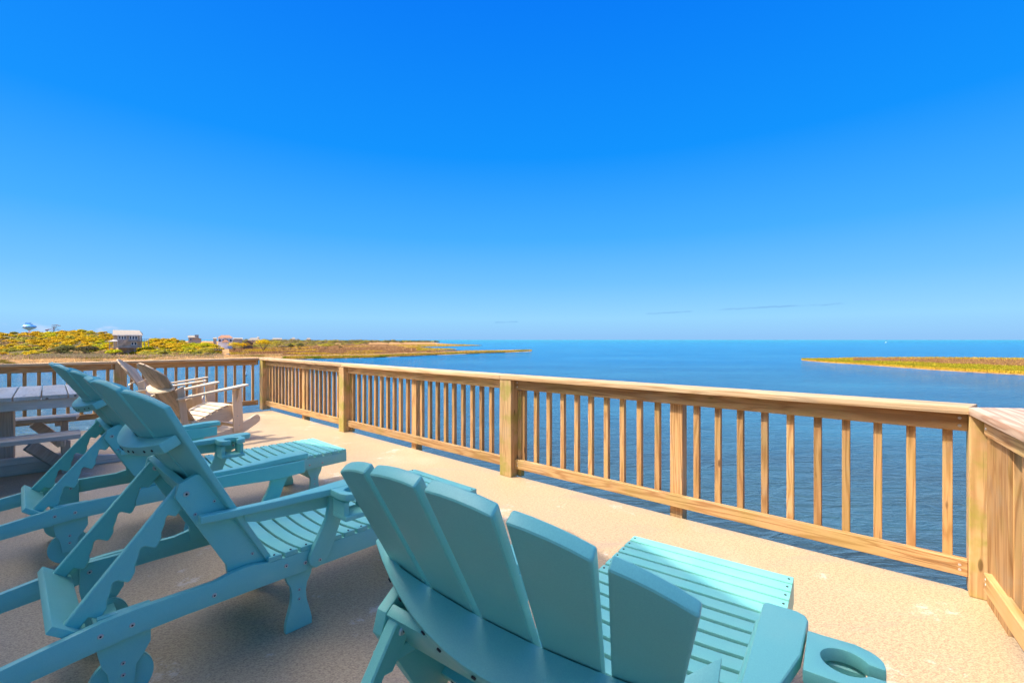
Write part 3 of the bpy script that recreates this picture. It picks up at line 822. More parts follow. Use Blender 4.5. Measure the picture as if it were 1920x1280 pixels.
h_, k = small_house(352, 372, 628.7, 632.5, 330, M_GREYS, M_ROOFG, 'pale grey house with a low turret, left of the white house', hip=False, wins=2)
hbox('turret', h_, 10 * k - 2.2, 10 * k + 0.2, 0.5, 3, 0, CAM_H - (627.4 - HOR) * 330 / F - LZ, M_GREYS)
small_house(360, 379, 632, 635.8, 322, M_GREYS, M_ROOFG, 'grey gabled house in front of the turreted house', gable=True)
small_house(455, 476, 638.5, 643, 275, M_DKROOF, M_DKROOF, 'low dark cottage with a shallow gabled roof among the shrubs', gable=True)
small_house(441, 455, 640, 643.5, 285, M_SIDE2, M_ROOFG, 'low grey-roofed cottage right beside the white house', gable=True)
small_house(437, 455, 633, 635, 420, M_GREYS, M_ROOFG, 'long grey roof far behind the white house', hip=False)
small_house(464, 488, 633, 637.5, 460, M_SIDE2, M_ROOFG, 'wide brownish house far behind the dark cottage')
small_house(481, 487, 631.2, 633.4, 470, M_GREYS, M_ROOFG, 'narrow tower house right of the wide brownish house')
small_house(399, 407, 632.6, 635, 480, M_GREYS, M_ROOFG, 'tiny pale roof just left of the rust-roofed house', hip=False)
small_house(511, 529, 633.5, 636, 700, M_GREYS, M_ROOFG, 'distant blue-grey house nearest the tall yellow-topped shrub', hip=False)
small_house(546, 554, 632.6, 635.5, 760, M_GREYS, M_ROOFG, 'first of two distant roofs on the skyline above the scrub')
small_house(574, 583, 633.2, 636, 900, M_GREYS, M_ROOFG, 'rightmost distant roof on the skyline before the sea opens')

# water tower
Yt = 900.0; k = Yt / F
q = PY(54.7, 619, Yt)
root = empty('water_tower', (q.x, q.y, LZ)); tag(root, 'blue and white water tower showing its bulb above the dune crest', 'water tower')
M_BLUE = plain('blue_tank_paint', (0.10, 0.36, 0.72), 0.35, 0.15, 0.2)
prof = [(0.0, 619.6), (1.6, 619.3), (3.2, 618.2), (6.5, 616.4), (9.2, 614.3), (10.2, 613.0), (10.1, 612.0), (8.8, 610.6), (6.3, 609.3), (3.5, 608.6), (0, 608.4)]
vs, fs = [], []
NS = 28
for r_, py in prof:
    for i in range(NS):
        a = 2 * math.pi * i / NS
        vs.append((r_ * k * math.cos(a), r_ * k * math.sin(a), CAM_H - (py - HOR) * k - LZ))
for j in range(len(prof) - 1):
    for i in range(NS): fs.append((j * NS + i, j * NS + (i + 1) % NS, (j + 1) * NS + (i + 1) % NS, (j + 1) * NS + i))
zb = CAM_H - (613.2 - HOR) * k - LZ
tank = mk_mesh('tank', vs, fs, M_BLUE)
tank.materials.append(M_WHITE)
for p_ in tank.polygons:
    if p_.center.z > zb + 2.6: p_.material_index = 0 if p_.center.x > -1.5 else 1
put('tank', tank, root)
zt0 = CAM_H - (619.4 - HOR) * k - LZ
bm = bmesh.new(); bmesh.ops.create_cone(bm, cap_ends=True, segments=16, radius1=2.2, radius2=1.7, depth=zt0, matrix=Matrix.Translation((0, 0, zt0 / 2)))
me = bpy.data.meshes.new('stem'); bm.to_mesh(me); bm.free(); me.materials.append(M_WHITE); put('stem', me, root)
zz = CAM_H - (608.4 - HOR) * k - LZ
hbox('crown_platform', root, -5.6 * k, 5.2 * k, -2, 2, zz + 0.1, zz + 1.0, M_BLUE)
for i in range(9): hbox('antenna', root, (-5.4 + i * 1.3) * k, (-4.9 + i * 1.3) * k, -2, -1.6, zz + 1.0, zz + 4.2, M_BLUE)

# small post in the water seen through the left balusters, and the far boat
q = P(461.3, 704, WZ)
root = empty('channel_marker', (q.x, q.y, WZ)); tag(root, 'small white-topped marker post in the water behind the left railing', 'marker')
bm = bmesh.new(); bmesh.ops.create_cone(bm, cap_ends=True, segments=10, radius1=0.10, radius2=0.10, depth=0.9, matrix=Matrix.Translation((0, 0, 0.15)))
me = bpy.data.meshes.new('pole'); bm.to_mesh(me); bm.free(); me.materials.append(M_WHITE); put('pole', me, root)
bm = bmesh.new(); bmesh.ops.create_cone(bm, cap_ends=True, segments=10, radius1=0.15, radius2=0.12, depth=0.16, matrix=Matrix.Translation((0, 0, 0.04)))
me = bpy.data.meshes.new('collar'); bm.to_mesh(me); bm.free(); me.materials.append(M_DARK); put('collar', me, root)
q = P(1661, 642.3, WZ)
root = empty('motor_boat', (q.x, q.y, WZ)); tag(root, 'tiny white boat near the horizon above the islet', 'boat')
put('hull', mk_mesh('hull', [(-2.6, -0.9, 0.9), (2.0, -0.9, 0.9), (3.2, 0, 1.1), (2.0, 0.9, 0.9), (-2.6, 0.9, 0.9), (-2.4, -0.6, -0.2), (1.8, -0.6, -0.2), (2.6, 0, -0.2), (1.8, 0.6, -0.2), (-2.4, 0.6, -0.2)],
    [(0, 1, 2, 3, 4), (5, 9, 8, 7, 6), (0, 5, 6, 1), (1, 6, 7, 2), (2, 7, 8, 3), (3, 8, 9, 4), (4, 9, 5, 0)], M_WHITE), root)
hbox('cabin', root, -0.8, 0.9, -0.6, 0.6, 0.9, 2.1, M_WHITE)
root.scale = (0.6, 0.6, 0.6)

# ------------------------------------------------------------------ deck
EA = P(507.8, 768.9); EB = P(778.5, 841.6); EC = P(975, 894.0); ED_ = P(1262.8, 967.3); EE = P(1805.6, 1103)
DR1 = P(1860, 1130); DR2 = P(1916, 1216)
rdir = (DR2 - DR1).normalized()
A_in = P(486.4, 766.5)
ldir = (P(0.01, 637 + 177.4) - P(479.4, 765)).normalized()
deck_pts = [EA, EB, EC, ED_, EE, DR1, DR1 + rdir * 7.5, EA + ldir * 1.0]
deck_pts = [EA, EB, EC, ED_, EE, DR1, DR1 + rdir * 8.0, Vector((-9.5, -7.5, 0)), EA + ldir * 13.0]
deck = sheet('deck_floor', [(p.x, p.y) for p in deck_pts], 0.0, M_DECK, 0.06); tag(deck, kind='structure')
M_FASCIA = wood_mat('fascia_wood', (0.30, 0.22, 0.14), (0.18, 0.12, 0.07), 'x')
cen = Vector((-3, 0, 0))
for a_, c_ in zip(deck_pts, deck_pts[1:] + deck_pts[:1]):
    d_ = (c_ - a_).normalized(); nn = Vector((d_.y, -d_.x, 0))
    if nn.dot(cen - a_) < 0: nn = -nn
    o = beam('deck_fascia', a_ + nn * 0.045 + Vector((0, 0, -0.21)), c_ + nn * 0.045 + Vector((0, 0, -0.21)), 0.04, 0.28, M_FASCIA)
    tag(o, kind='structure')
for i, p_ in enumerate([EA, EC, EE]):
    for s_ in (0.6, 3.6, 6.5):
        q = p_ + Vector((-0.66, -0.75, 0)) * s_
        o = box('piling', 0.25, 0.25, 5.2, M_GREYV, None, (q.x, q.y, -2.95)); 
        tag(o, kind='structure')

# ------------------------------------------------------------------ railing
ZB0, ZB1 = 0.073, 0.157; ZT0, ZT1 = 0.796, 0.885; ZC1 = 0.923
POST = 0.14
def rail_run(root, p0, p1, inward, mid=True, start=0.0, end=0.0, pitch=0.1405, bal_skip=0.0):
    """rails, balusters and middle post between two post faces. p0,p1 on the inner face line"""
    p0, p1 = Vector(p0), Vector(p1)
    d = (p1 - p0).normalized(); n = -inward
    L = (p1 - p0).length; ang = math.atan2(d.y, d.x)
    def at(s, off, z): return p0 + d * s + n * off + Vector((0, 0, z))
    tr = box('top_rail', L, 0.038, ZT1 - ZT0, M_RAIL, root, at(L / 2, 0.052 + 0.019, (ZT0 + ZT1) / 2), (0, 0, ang))
    br = box('bottom_rail', L, 0.038, ZB1 - ZB0, M_RAIL, root, at(L / 2, 0.050 + 0.019, (ZB0 + ZB1) / 2), (0, 0, ang))
    for s in (0.03, L - 0.03):
        for zz in (ZT0 + 0.025, ZT1 - 0.025, ZB0 + 0.03, ZB1 - 0.03):
            put('screw', SCREW_ME, root, at(s, 0.0505, zz), (R(90), 0, ang))
    nb = max(1, int(round(L / pitch)))
    for i in range(nb):
        s = (i + 0.5) * L / nb
        if mid and abs(i - (nb - 1) / 2) < 0.51 + (0 if nb % 2 else 0.0):
            if nb % 2 == 0 and i != nb // 2: pass
            elif True:
                box('middle_post', 0.089, 0.089, 1.05, M_RAILV, root, at(s, 0.091 + 0.045, 0.357), (0, 0, ang)); continue
        jit = random.uniform(-0.004, 0.004)
        box('baluster', 0.038, 0.038, 0.805, M_RAILV, root, at(s + jit, 0.090 + 0.0195, 0.4785), (random.uniform(-.003, .003), 0, ang + random.uniform(-0.03, 0.03)), bevel=0.002)
bm = bmesh.new(); bmesh.ops.create_cone(bm, cap_ends=True, segments=10, radius1=0.0075, radius2=0.006, depth=0.003)
SCREW_ME = bpy.data.meshes.new('screw'); bm.to_mesh(SCREW_ME); bm.free(); SCREW_ME.materials.append(M_SCREW)

# inner front-left/right corners of the posts (image columns/rows of their bases)
posts = {'B': (P(634.7, 807.7), P(648.2, 810.6)), 'C': (P(936.8, 889.6), P(960.3, 894.3))}
mdir = (P(1817.4, 1117.8) - A_in).normalized()          # along the main railing
inw = Vector((-mdir.y * -1, mdir.x * -1, 0)); inw = Vector((mdir.y, -mdir.x, 0))
if inw.dot(Vector((0, 0, 0)) - A_in) < 0: inw = -inw
main = empty('deck_railing', EC); tag(main, 'long pale wooden railing with balusters crossing the middle of the view over the water', 'railing')
def child(root):      # parts are placed in world space and then made relative to the root
    pass
def seg_inner(p_, wid=POST):
    return p_, p_ + mdir * wid
A0 = A_in - mdir * 0.0; 
A_r = A_in + mdir * POST
B_l = P(634.7, 807.7); C_l = P(936.8, 889.6); D_l = P(1817.4, 1117.8)
offm = EC.copy(); main.location = (0, 0, 0)
def post_at(root, corner, d, inward, z0=0.0, h=ZT1, size=POST, name='post'):
    c = corner + d * size / 2 - inward * size / 2
    return box(name, size, size, h - z0, M_POST, root, (c.x, c.y, (h + z0) / 2), (0, 0, math.atan2(d.y, d.x)), bevel=0.004)
def dirn(a, b_): return (b_ - a).normalized()
def inward_of(d):
    n = Vector((d.y, -d.x, 0))
    return n if n.dot(-A_in - d * 0) > 0 else -n
post_at(main, A_in, mdir, inw, 0.0)
dBC = dirn(B_l, C_l); dCD = dirn(C_l, D_l); dAB = dirn(A_in, B_l)
for c_, d_ in ((B_l, dBC), (C_l, dCD), (D_l, dCD)):
    i_ = inward_of(d_); post_at(main, c_, d_, i_, 0.0)
post_half = 0.0
rail_run(main, A_in + dAB * POST, B_l, inward_of(dAB))
rail_run(main, B_l + dBC * POST, C_l, inward_of(dBC))
rail_run(main, C_l + dCD * POST, D_l, inward_of(dCD))
# outer scab board seen behind each post on its far side
for c_, d_ in ((B_l, dBC), (C_l, dCD)):
    i_ = inward_of(d_)
    q = c_ + d_ * (POST + 0.021) - i_ * 0.118
    box('scab_board', 0.04, 0.05, 0.79, M_POST, main, (q.x, q.y, 0.39), (0, 0, math.atan2(d_.y, d_.x)))
# caps: 2x8 boards butted over the posts
CW = 0.184
def cap(root, p0, p1, mat=M_CAP, m0=0.0, m1=0.0):
    """p0,p1 on the inner face line; m0/m1: mitre shifts of the outer edge"""
    d = dirn(p0, p1); i_ = inward_of(d) ; n = -i_
    L = (p1 - p0).length; lip = 0.006
    v = []
    for z in (ZT1 + 0.001, ZC1):
        v += [(-L / 2, lip, z), (L / 2, lip, z), (L / 2 + m1, lip - CW, z), (-L / 2 + m0, lip - CW, z)]
    me = mk_mesh('cap_board', v, [(0, 1, 2, 3), (4, 7, 6, 5), (0, 4, 5, 1), (1, 5, 6, 2), (2, 6, 7, 3), (3, 7, 4, 0)], mat, 0.005, 2)
    mid = (p0 + p1) / 2
    # local y must point inward
    ang = math.atan2(d.y, d.x)
    if Vector((-math.sin(ang), math.cos(ang), 0)).dot(i_) < 0:
        ang += math.pi
        # mirrored run: flip x of mesh
        for vv in me.vertices: vv.co.x = -vv.co.x
        me.flip_normals()
    return put('cap_board', me, root, (mid.x, mid.y, 0), (0, 0, ang))
g = 0.0015
cB = B_l + dBC * POST * 0.5; cC = C_l + dCD * 0.0
cap(main, A_in + dAB * g, B_l + dBC * (POST * 0.5 - g), m0=CW * 0.94 * 0.0 - 0.0)
cap(main, B_l + dBC * (POST * 0.5 + g), C_l - dBC * g)
cap(main, C_l + dCD * g, D_l - dCD * g, m1=CW * 0.25)

# left railing
left = empty('deck_railing', (0, 0, 0)); tag(left, 'shorter wooden railing behind the picnic table and wooden rocking chairs on the left', 'railing')
L1 = A_in + Vector((0, 0, 0))
PL = P(238, 637 + 152.5); PL2 = PL + ldir * 3.3
i_l = Vector((ldir.y, -ldir.x, 0)); i_l = i_l if i_l.dot(-A_in) > 0 else -i_l
def post_left(c):
    q = c + ldir * POST / 2 - i_l * POST / 2
    box('post', POST, POST, ZT1, M_POST, left, (q.x, q.y, ZT1 / 2), (0, 0, math.atan2(ldir.y, ldir.x)), bevel=0.004)
_io = inward_of
def run_left(p0, p1, mid): rail_run(left, p0, p1, i_l, mid=mid)
run_left(A_in + ldir * 0.0, PL, False)
post_left(PL); run_left(PL + ldir * POST, PL2, False); post_left(PL2); run_left(PL2 + ldir * POST, PL2 + ldir * 4, False)
inward_of = lambda d: i_l
cap(left, A_in + ldir * g, PL + ldir * 0.07); cap(left, PL + ldir * (0.07 + 2 * g), PL2 + ldir * 0.07); cap(left, PL2 + ldir * (0.07 + 2 * g), PL2 + ldir * 4)
inward_of = _io
# corner cap block over the far corner (outer square where the two runs meet)
q = A_in - inw * (CW / 2 - 0.006) - mdir * (CW / 2 + 0.002)
box('cap_board', CW, CW - 0.004, ZC1 - ZT1 - 0.002, M_CAP, main, (q.x, q.y, (ZC1 + ZT1) / 2), (0, 0, math.atan2(mdir.y, mdir.x)))

# right railing, running towards the camera's right side
right = empty('deck_railing', (0, 0, 0)); tag(right, 'wooden railing going off to the right from the near corner post', 'railing')
i_r = Vector((rdir.y, -rdir.x, 0)); i_r = i_r if i_r.dot(-DR1) > 0 else -i_r
RC = D_l + dCD * 0.002       # inner corner
inward_of = lambda d: i_r
rs = D_l + rdir * 0.06 - i_r * 0.0
rail_run(right, RC + rdir * 0.09 + i_r * 0.022 + Vector((0, 0, 0.018)), RC + rdir * 3.2 + i_r * 0.022, i_r, mid=True)
CW_OLD = CW; CW = 0.21
cap(right, RC + rdir * 0.004, RC + rdir * 3.3, mat=M_CAP2, m0=-0.10)
CW = CW_OLD
inward_of = _io
def post_right(c, name='post'):
    q = c + rdir * POST / 2 - i_r * POST / 2
    box(name, POST, POST, ZT1, M_POST, right, (q.x, q.y, ZT1 / 2), (0, 0, math.atan2(rdir.y, rdir.x)), bevel=0.004)
post_right(RC + rdir * 3.2)
q = RC + rdir * 0.17 - i_r * 0.075
box('scab_board', 0.30, 0.04, 1.16, M_RAILV, right, (q.x, q.y, ZT1 - 0.58), (0, 0, math.atan2(rdir.y, rdir.x)))

# ------------------------------------------------------------------ turquoise chaise
W2 = 0.31
BU, BZ = 1.17, 0.36                     # hinge line of the back (u, z)
bd = Vector((0.475, 0.880)); nb_ = Vector((0.880, -0.475))   # along the back / towards its rear, in (u,z)
def BK(L, c): return (BU + bd.x * L + nb_.x * c, BZ + bd.y * L + nb_.y * c)
def arcpts(cx, cz, r, a0, a1, n): return [(cx + r * math.cos(R(a0 + (a1 - a0) * i / n)), cz + r * math.sin(R(a0 + (a1 - a0) * i / n))) for i in range(n + 1)]
def screw(root, u, y, z, r=0.008, out=1):
    key = ('sc', round(r, 4))
    if key not in _bc:
        bm = bmesh.new(); bmesh.ops.create_cone(bm, cap_ends=True, segments=14, radius1=r, radius2=r * 0.8, depth=0.004)
        ret = bmesh.ops.create_cone(bm, cap_ends=True, segments=6, radius1=r * 0.4, radius2=r * 0.4, depth=0.0015, matrix=Matrix.Translation((0, 0, 0.0022)))
        me = bpy.data.meshes.new('screw'); bm.to_mesh(me); bm.free(); me.materials.append(M_SCREW); me.materials.append(M_DARK)
        for p_ in me.polygons:
            if p_.center.z > 0.0026: p_.material_index = 1
        _bc[key] = me
    return put('screw', _bc[key], root, (u, y, z), (R(-90 * out), 0, 0))
def make_back(root, CV=0.100, LC=0.905, DRP=0.165, SB=0.117, ST=0.1375, HT=0.0625, LB=0.615, HB=0.318, HB0=0.0565):
    # back slats on a curve
    T = M_TEAL
    def Ltop(v): return LC - DRP * (abs(v) / 0.335) ** 2.0
    def cur(v, L): return CV * (0.25 + 0.75 * max(0.0, min(1.15, L / 0.8))) * (1 - (v / 0.335) ** 2)
    for k_ in range(-2, 3):
        v = []
        nL = 6
        hw = HB0
        a0, a1 = k_ * SB, k_ * ST
        ringsz = []
        for j in range(nL + 1):
            row = []
            for yy in (-1, -0.5, 0, 0.5, 1):
                t = j / nL
                yc0 = 0
                hw = HB0 + (HT - HB0) * t
                yt = a1 + yy * HT
                top = Ltop(yt) + (0.002 if HB0 < 0.054 else 0.006) * (1 - yy * yy)
                L_ = -0.035 + (top + 0.035) * t
                vc = a0 + (a1 - a0) * t + yy * hw
                # flat board: curve sampled at its two long edges only
                e0 = cur(a0 + (a1 - a0) * t - hw, L_); e1 = cur(a0 + (a1 - a0) * t + hw, L_)
                c_ = e0 + (e1 - e0) * (yy + 1) / 2
                row.append((vc, L_, c_))
            ringsz.append(row)
        th = 0.022
        nR = 5
        for row in ringsz:
            for (y_, L_, c_) in row:
                p_ = BK(L_, c_); v.append((p_[0], y_, p_[1]))
        base = len(v)
        for row in ringsz:
            for (y_, L_, c_) in row:
                p_ = BK(L_, c_ - th); v.append((p_[0], y_, p_[1]))
        f = []
        for j in range(nL):
            for q in range(nR - 1):
                a = j * nR + q
                f.append((a, a + 1, a + nR + 1, a + nR)); f.append((base + a, base + a + nR, base + a + nR + 1, base + a + 1))
            a = j * nR; f.append((a, a + nR, base + a + nR, base + a))
            a = j * nR + nR - 1; f.append((a, base + a, base + a + nR, a + nR))
        for q in range(nR - 1):
            f.append((q, base + q, base + q + 1, q + 1))
            a = nL * nR + q; f.append((a, a + 1, base + a + 1, base + a))
        put('back_slat', mk_mesh('back_slat', v, f, T, 0.0055, 3, 40), root)
    # curved braces
    def brace(name, Lc, th, wid, halfw, wrap=False):
        if name == 'back_brace' and not wrap: wid = 0.058
        N_ = 16; v = []
        for tt in (-th / 2, th / 2):
            for j in range(N_ + 1):
                y_ = -halfw + 2 * halfw * j / N_
                ci = cur(y_, Lc) + 0.0015
                co = ci + wid
                if wrap:
                    co = 0.112 - 0.118 * (y_ / 0.34) ** 2
                    ci = ci if abs(y_) < 0.297 else ci - 0.035 - 0.9 * (abs(y_) - 0.297)
                    co = max(co, ci + 0.012)
                for c_ in (ci, co):
                    p_ = BK(Lc + tt, c_); v.append((p_[0], y_, p_[1]))
        M = 2 * (N_ + 1); f = []
        for j in range(N_):
            a = 2 * j
            f.append((a, a + 1, a + 3, a + 2)); f.append((M + a, M + a + 2, M + a + 3, M + a + 1))
            f.append((a, a + 2, M + a + 2, M + a)); f.append((a + 1, M + a + 1, M + a + 3, a + 3))
        f.append((0, M, M + 1, 1)); a = 2 * N_; f.append((a, a + 1, M + a + 1, M + a))
        o = put(name, mk_mesh(name, v, f, T, 0.005, 2), root)
        for k_ in range(-2, 3):
            for dd in (-0.022, 0.022):
                y_ = k_ * 0.124 + dd
                if wrap:
                    p_ = BK(Lc, 0.114 - 0.118 * (y_ / 0.34) ** 2)
                    put('screw', SCREW_DARK2, root, (p_[0], y_, p_[1]), (0, R(90 + 28), math.atan(2 * 0.118 * y_ / 0.34 ** 2))); continue
                p_ = BK(Lc, cur(y_, Lc) + wid + 0.002)
                sl = -2 * 0.088 * y_ / 0.335 ** 2
                q_ = put('screw', SCREW_DARK2, root, (p_[0], y_, p_[1]), (0, R(90 + 28), math.atan(-sl)))
        return o
    brace('back_brace', LB, 0.040, 0.068, HB, LB < 0.55)
    brace('lower_brace', 0.03, 0.040, 0.045, 0.27)

def make_chaise():
    root = empty('chaise_lounge')
    T = M_TEAL
    # side rails
    prof = [(0.0, 0.262), (0.0, 0.340), (1.155, 0.340), (1.19, 0.348), (1.24, 0.356), (1.30, 0.352), (1.36, 0.338), (1.60, 0.338), (1.68, 0.332), (1.95, 0.285), (2.05, 0.262), (2.05, 0.215), (1.95, 0.215), (1.62, 0.250), (1.45, 0.255), (0.6, 0.252)]
    for s in (-1, 1):
        y = s * (W2 - 0.0125)
        put('side_rail', prism_me('side_rail', prof, -0.0125, 0.0125, T, 0.004, 2), root, (0, y, 0))
        for u in (0.20, 0.30, 1.02, 1.10, 1.36, 1.60, 1.68):
            screw(root, u, s * (W2 + 0.001), 0.290 if u not in (1.10,) else 0.305, 0.0085, s)
    # slats
    ns = 18; pitch = 0.0655; sw = 0.0535
    for i in range(ns):
        u0 = 0.002 + i * pitch
        sag = 0.026 * min(1, max(0, (u0 - 0.30) / 0.5))
        key = ('slat', round(sag, 3))
        if key not in _bc:
            NV = 10; v = []
            for j in range(NV + 1):
                y = -W2 + 2 * W2 * j / NV
                dz = -sag * (1 - (y / W2) ** 2)
                v += [(0, y, 0.0 + dz), (sw, y, 0.0 + dz), (sw, y, 0.021 + dz), (0, y, 0.021 + dz)]
            f = [(0, 1, 2, 3), tuple(NV * 4 + q for q in (3, 2, 1, 0))]
            for j in range(NV):
                a = j * 4; c = a + 4
                for q in range(4): f.append((a + q, a + (q + 1) % 4, c + (q + 1) % 4, c + q))
            _bc[key] = mk_mesh('slat', v, f, M_TEALS if sag == 0 else T, 0.004, 2)
        put('slat', _bc[key], root, (u0, 0, 0.3405))
        for s in (-1, 1):
            if i < 14 or True:
                o = put('screw', SCREW_DARK, root, (u0 + sw / 2, s * (W2 - 0.014), 0.3620))
    box('foot_board', 0.022, 2 * W2 - 0.054, 0.078, T, root, (0.013, 0, 0.300), bevel=0.004, seg=2)
    # legs
    def leg_prof(h, tw, ww, bw, mirror=1):
        L = [(-tw, h), (-tw, h - 0.09), (-tw * 0.9, h - 0.115), (-ww * 1.15, h - 0.15), (-ww, h - 0.18), (-ww * 1.1, h - 0.22), (-bw * 0.9, 0.055), (-bw, 0.03), (-bw, 0.0)]
        Rr = [(-x, z) for x, z in L][::-1]
        return L + Rr
    for u in (0.25, 1.035):
        for s in (-1, 1):
            me = prism_me('leg', leg_prof(0.338, 0.058, 0.030, 0.056), -0.0125, 0.0125, T, 0.004, 2)
            put('leg', me, root, (u, s * (W2 - 0.039), 0))
            for z in (0.13, 0.17): screw(root, u, s * (W2 - 0.0255), z, 0.006, s)
        box('leg_stretcher', 0.022, 2 * W2 - 0.105, 0.08, T, root, (u - 0.02, 0, 0.185), bevel=0.004, seg=2)
    rp = [(-0.075, 0.335), (-0.075, 0.20), (-0.055, 0.165), (-0.035, 0.14), (-0.03, 0.07), (0.03, 0.07), (0.04, 0.14), (0.055, 0.17), (0.065, 0.22), (0.065, 0.335)]
    for s in (-1, 1):
        put('leg', prism_me('leg', rp, -0.0125, 0.0125, T, 0.004, 2), root, (1.62, s * (W2 - 0.039), 0))
        for z in (0.12, 0.16): screw(root, 1.62, s * (W2 - 0.0255), z, 0.007, s)
        for u in (1.585, 1.655): screw(root, u, s * (W2 - 0.0525), 0.295, 0.009, -s)
        bm = bmesh.new(); bmesh.ops.create_cone(bm, cap_ends=True, segments=36, radius1=0.088, radius2=0.088, depth=0.024, matrix=Matrix.Rotation(R(90), 4, 'X'))
        bmesh.ops.bevel(bm, geom=[e for e in bm.edges if e.calc_face_angle(0) > R(45)], offset=0.004, segments=2, affect='EDGES')
        me = bpy.data.meshes.new('wheel'); bm.to_mesh(me); bm.free(); finish(me, T)
        w_ = put('wheel', me, root, (1.62, s * (W2 - 0.066), 0.088))
        screw(w_, 0, s * -0.013, 0, 0.012, -s)
    box('axle_board', 0.075, 2 * W2 - 0.16, 0.022, T, root, (1.62, 0, 0.14), bevel=0.004, seg=2)
    # back frames
    fp = [BK(-0.02, 0.004), BK(0.43, 0.004), BK(0.458, 0.025), BK(0.462, 0.085), BK(0.425, 0.118), BK(0.08, 0.118), (1.305, 0.310), (1.215, 0.305)]
    for s in (-1, 1):
        put('back_frame', prism_me('back_frame', fp, -0.0125, 0.0125, T, 0.005, 2), root, (0, s * (W2 - 0.0405), 0))
        p_ = BK(0.415, 0.085); screw(root, p_[0], s * (W2 - 0.0275), p_[1], 0.011, s)
        for (L_, c_) in ((0.33, 0.03), (0.33, 0.10), (0.05, 0.03)):
            p_ = BK(L_, c_); screw(root, p_[0], s * (W2 - 0.0275), p_[1], 0.006, s)
    make_back(root)
    # cross bar between the frames
    p_ = BK(0.395, 0.075)
    o = box('cross_bar', 0.13, 2 * W2 - 0.106, 0.024, T, root, (p_[0], 0, p_[1]), (0, -math.atan2(bd.y, bd.x) + 0, 0), bevel=0.004, seg=2)
    # props
    top = Vector(BK(0.415, 0.085)); bot = Vector((1.735, 0.318))
    dd_ = (bot - top); Lp = dd_.length; dd_.normalize(); nn_ = Vector((dd_.y, -dd_.x)) * -1   # nn_ points to the front/lower side
    if nn_.x > 0: nn_ = -nn_
    nn_ = Vector((-abs(dd_.y), -abs(dd_.x)))
    pr = []
    hw = 0.034
    for a in range(0, 181, 22):
        ca, sa = math.cos(R(a)), math.sin(R(a))
        q_ = top - dd_ * hw * sa + nn_ * hw * ca
        pr.append(q_)
    pr.append(bot + dd_ * 0.012 - nn_ * hw)
    pr.append(bot + dd_ * 0.012 + nn_ * (hw - 0.022))
    per = 0.118
    for i in range(3):
        s1 = Lp - 0.035 - i * per      # going up: hollow, swelling, shelf
        for ds, w_ in ((0.0, hw - 0.022), (-0.004, hw + 0.010), (-0.014, hw + 0.012), (-0.040, hw + 0.006), (-0.056, hw - 0.007), (-0.082, hw - 0.016), (-0.104, hw - 0.028), (-0.112, hw - 0.028)):
            pr.append(top + dd_ * (s1 + ds) + nn_ * w_)
    pr.append(top + dd_ * (Lp - 0.035 - 3 * per) + nn_ * (hw - 0.002))
    prof = [(q_.x, q_.y) for q_ in pr]
    for s in (-1, 1):
        put('prop', prism_me('prop', prof, -0.0125, 0.0125, T, 0.0035, 1), root, (0, s * (W2 - 0.068), 0))
        screw(root, top.x, s * (W2 - 0.082), top.y, 0.013, -s)
    ang = math.atan2(nn_.y, nn_.x)
    c_ = bot + dd_ * 0.026 - nn_ * 0.006
    box('prop_stop', 0.105, 2 * W2 - 0.056, 0.026, T, root, (c_.x, 0, c_.y + 0.018), (0, -ang, 0), bevel=0.005, seg=2)
    # arms
    for s in (-1, 1):
        prof = [(1.44, 0), (1.43, 0.034), (1.20, 0.036), (1.05, 0.052), (0.90, 0.088), (0.755, 0.094), (0.735, 0.082), (0.732, 0.030), (0.745, 0.006), (0.76, 0.0)]
        prof = [(u, (W2 - 0.026 + w_) * s) for u, w_ in prof]
        N_ = len(prof); v = []
        def az_(u): return 0.608 - 0.012 * math.sin(max(0, min(1, (u - 0.85) / 0.6)) * math.pi)
        nseg = 10
        # planar outline cut in u-slices so the arm can bow
        us = [0.732 + (1.44 - 0.732) * i / nseg for i in range(nseg + 1)]
        def wid(u):
            return interp(u, [(0.732, 0.070), (0.742, 0.088), (0.76, 0.094), (0.90, 0.088), (1.05, 0.052), (1.20, 0.036), (1.41, 0.034)])
        us = [0.732, 0.742, 0.76, 0.82, 0.90, 0.97, 1.05, 1.12, 1.20, 1.30, 1.41]
        for u in us:
            inn = 0.006 if u < 0.74 else 0.0
            for (w_, dz) in ((inn, -0.030), (wid(u), -0.030), (wid(u), 0), (inn, 0)):
                v.append((u, s * (W2 - 0.010 + w_), az_(u) + dz))
        f = [(0, 1, 2, 3), tuple(4 * (len(us) - 1) + q for q in (3, 2, 1, 0))]
        for j in range(len(us) - 1):
            a = 4 * j
            for q in range(4): f.append((a + q, a + (q + 1) % 4, a + 4 + (q + 1) % 4, a + 4 + q))
        put('arm', mk_mesh('arm', v, f, T, 0.006, 3, 30), root)
        ap = [(0.76, 0.576), (0.76, 0.508), (0.90, 0.500), (1.20, 0.520), (1.255, 0.535), (1.262, 0.576)]
        put('arm_support', prism_me('arm_support', ap, -0.011, 0.011, T, 0.003, 1), root, (0, s * (W2 - 0.012), -0.001))
        pp = [(0.80, 0.576), (0.80, 0.520), (0.838, 0.500), (0.862, 0.46), (0.880, 0.41), (0.900, 0.36), (0.928, 0.30), (0.950, 0.268), (0.985, 0.262), (1.010, 0.282), (1.012, 0.315), (0.985, 0.37), (0.958, 0.42), (0.938, 0.46), (0.925, 0.52), (0.925, 0.576)]
        put('arm_post', prism_me('arm_post', pp, -0.0125, 0.0125, T, 0.005, 2, bev_ang=30), root, (0, s * (W2 + 0.0135), 0))
        screw(root, 0.968, s * (W2 + 0.0265), 0.292, 0.008, s)
        box('arm_block', 0.12, 0.024, 0.048, T, root, (0.84, s * (W2 + 0.040), 0.541), bevel=0.004, seg=2)
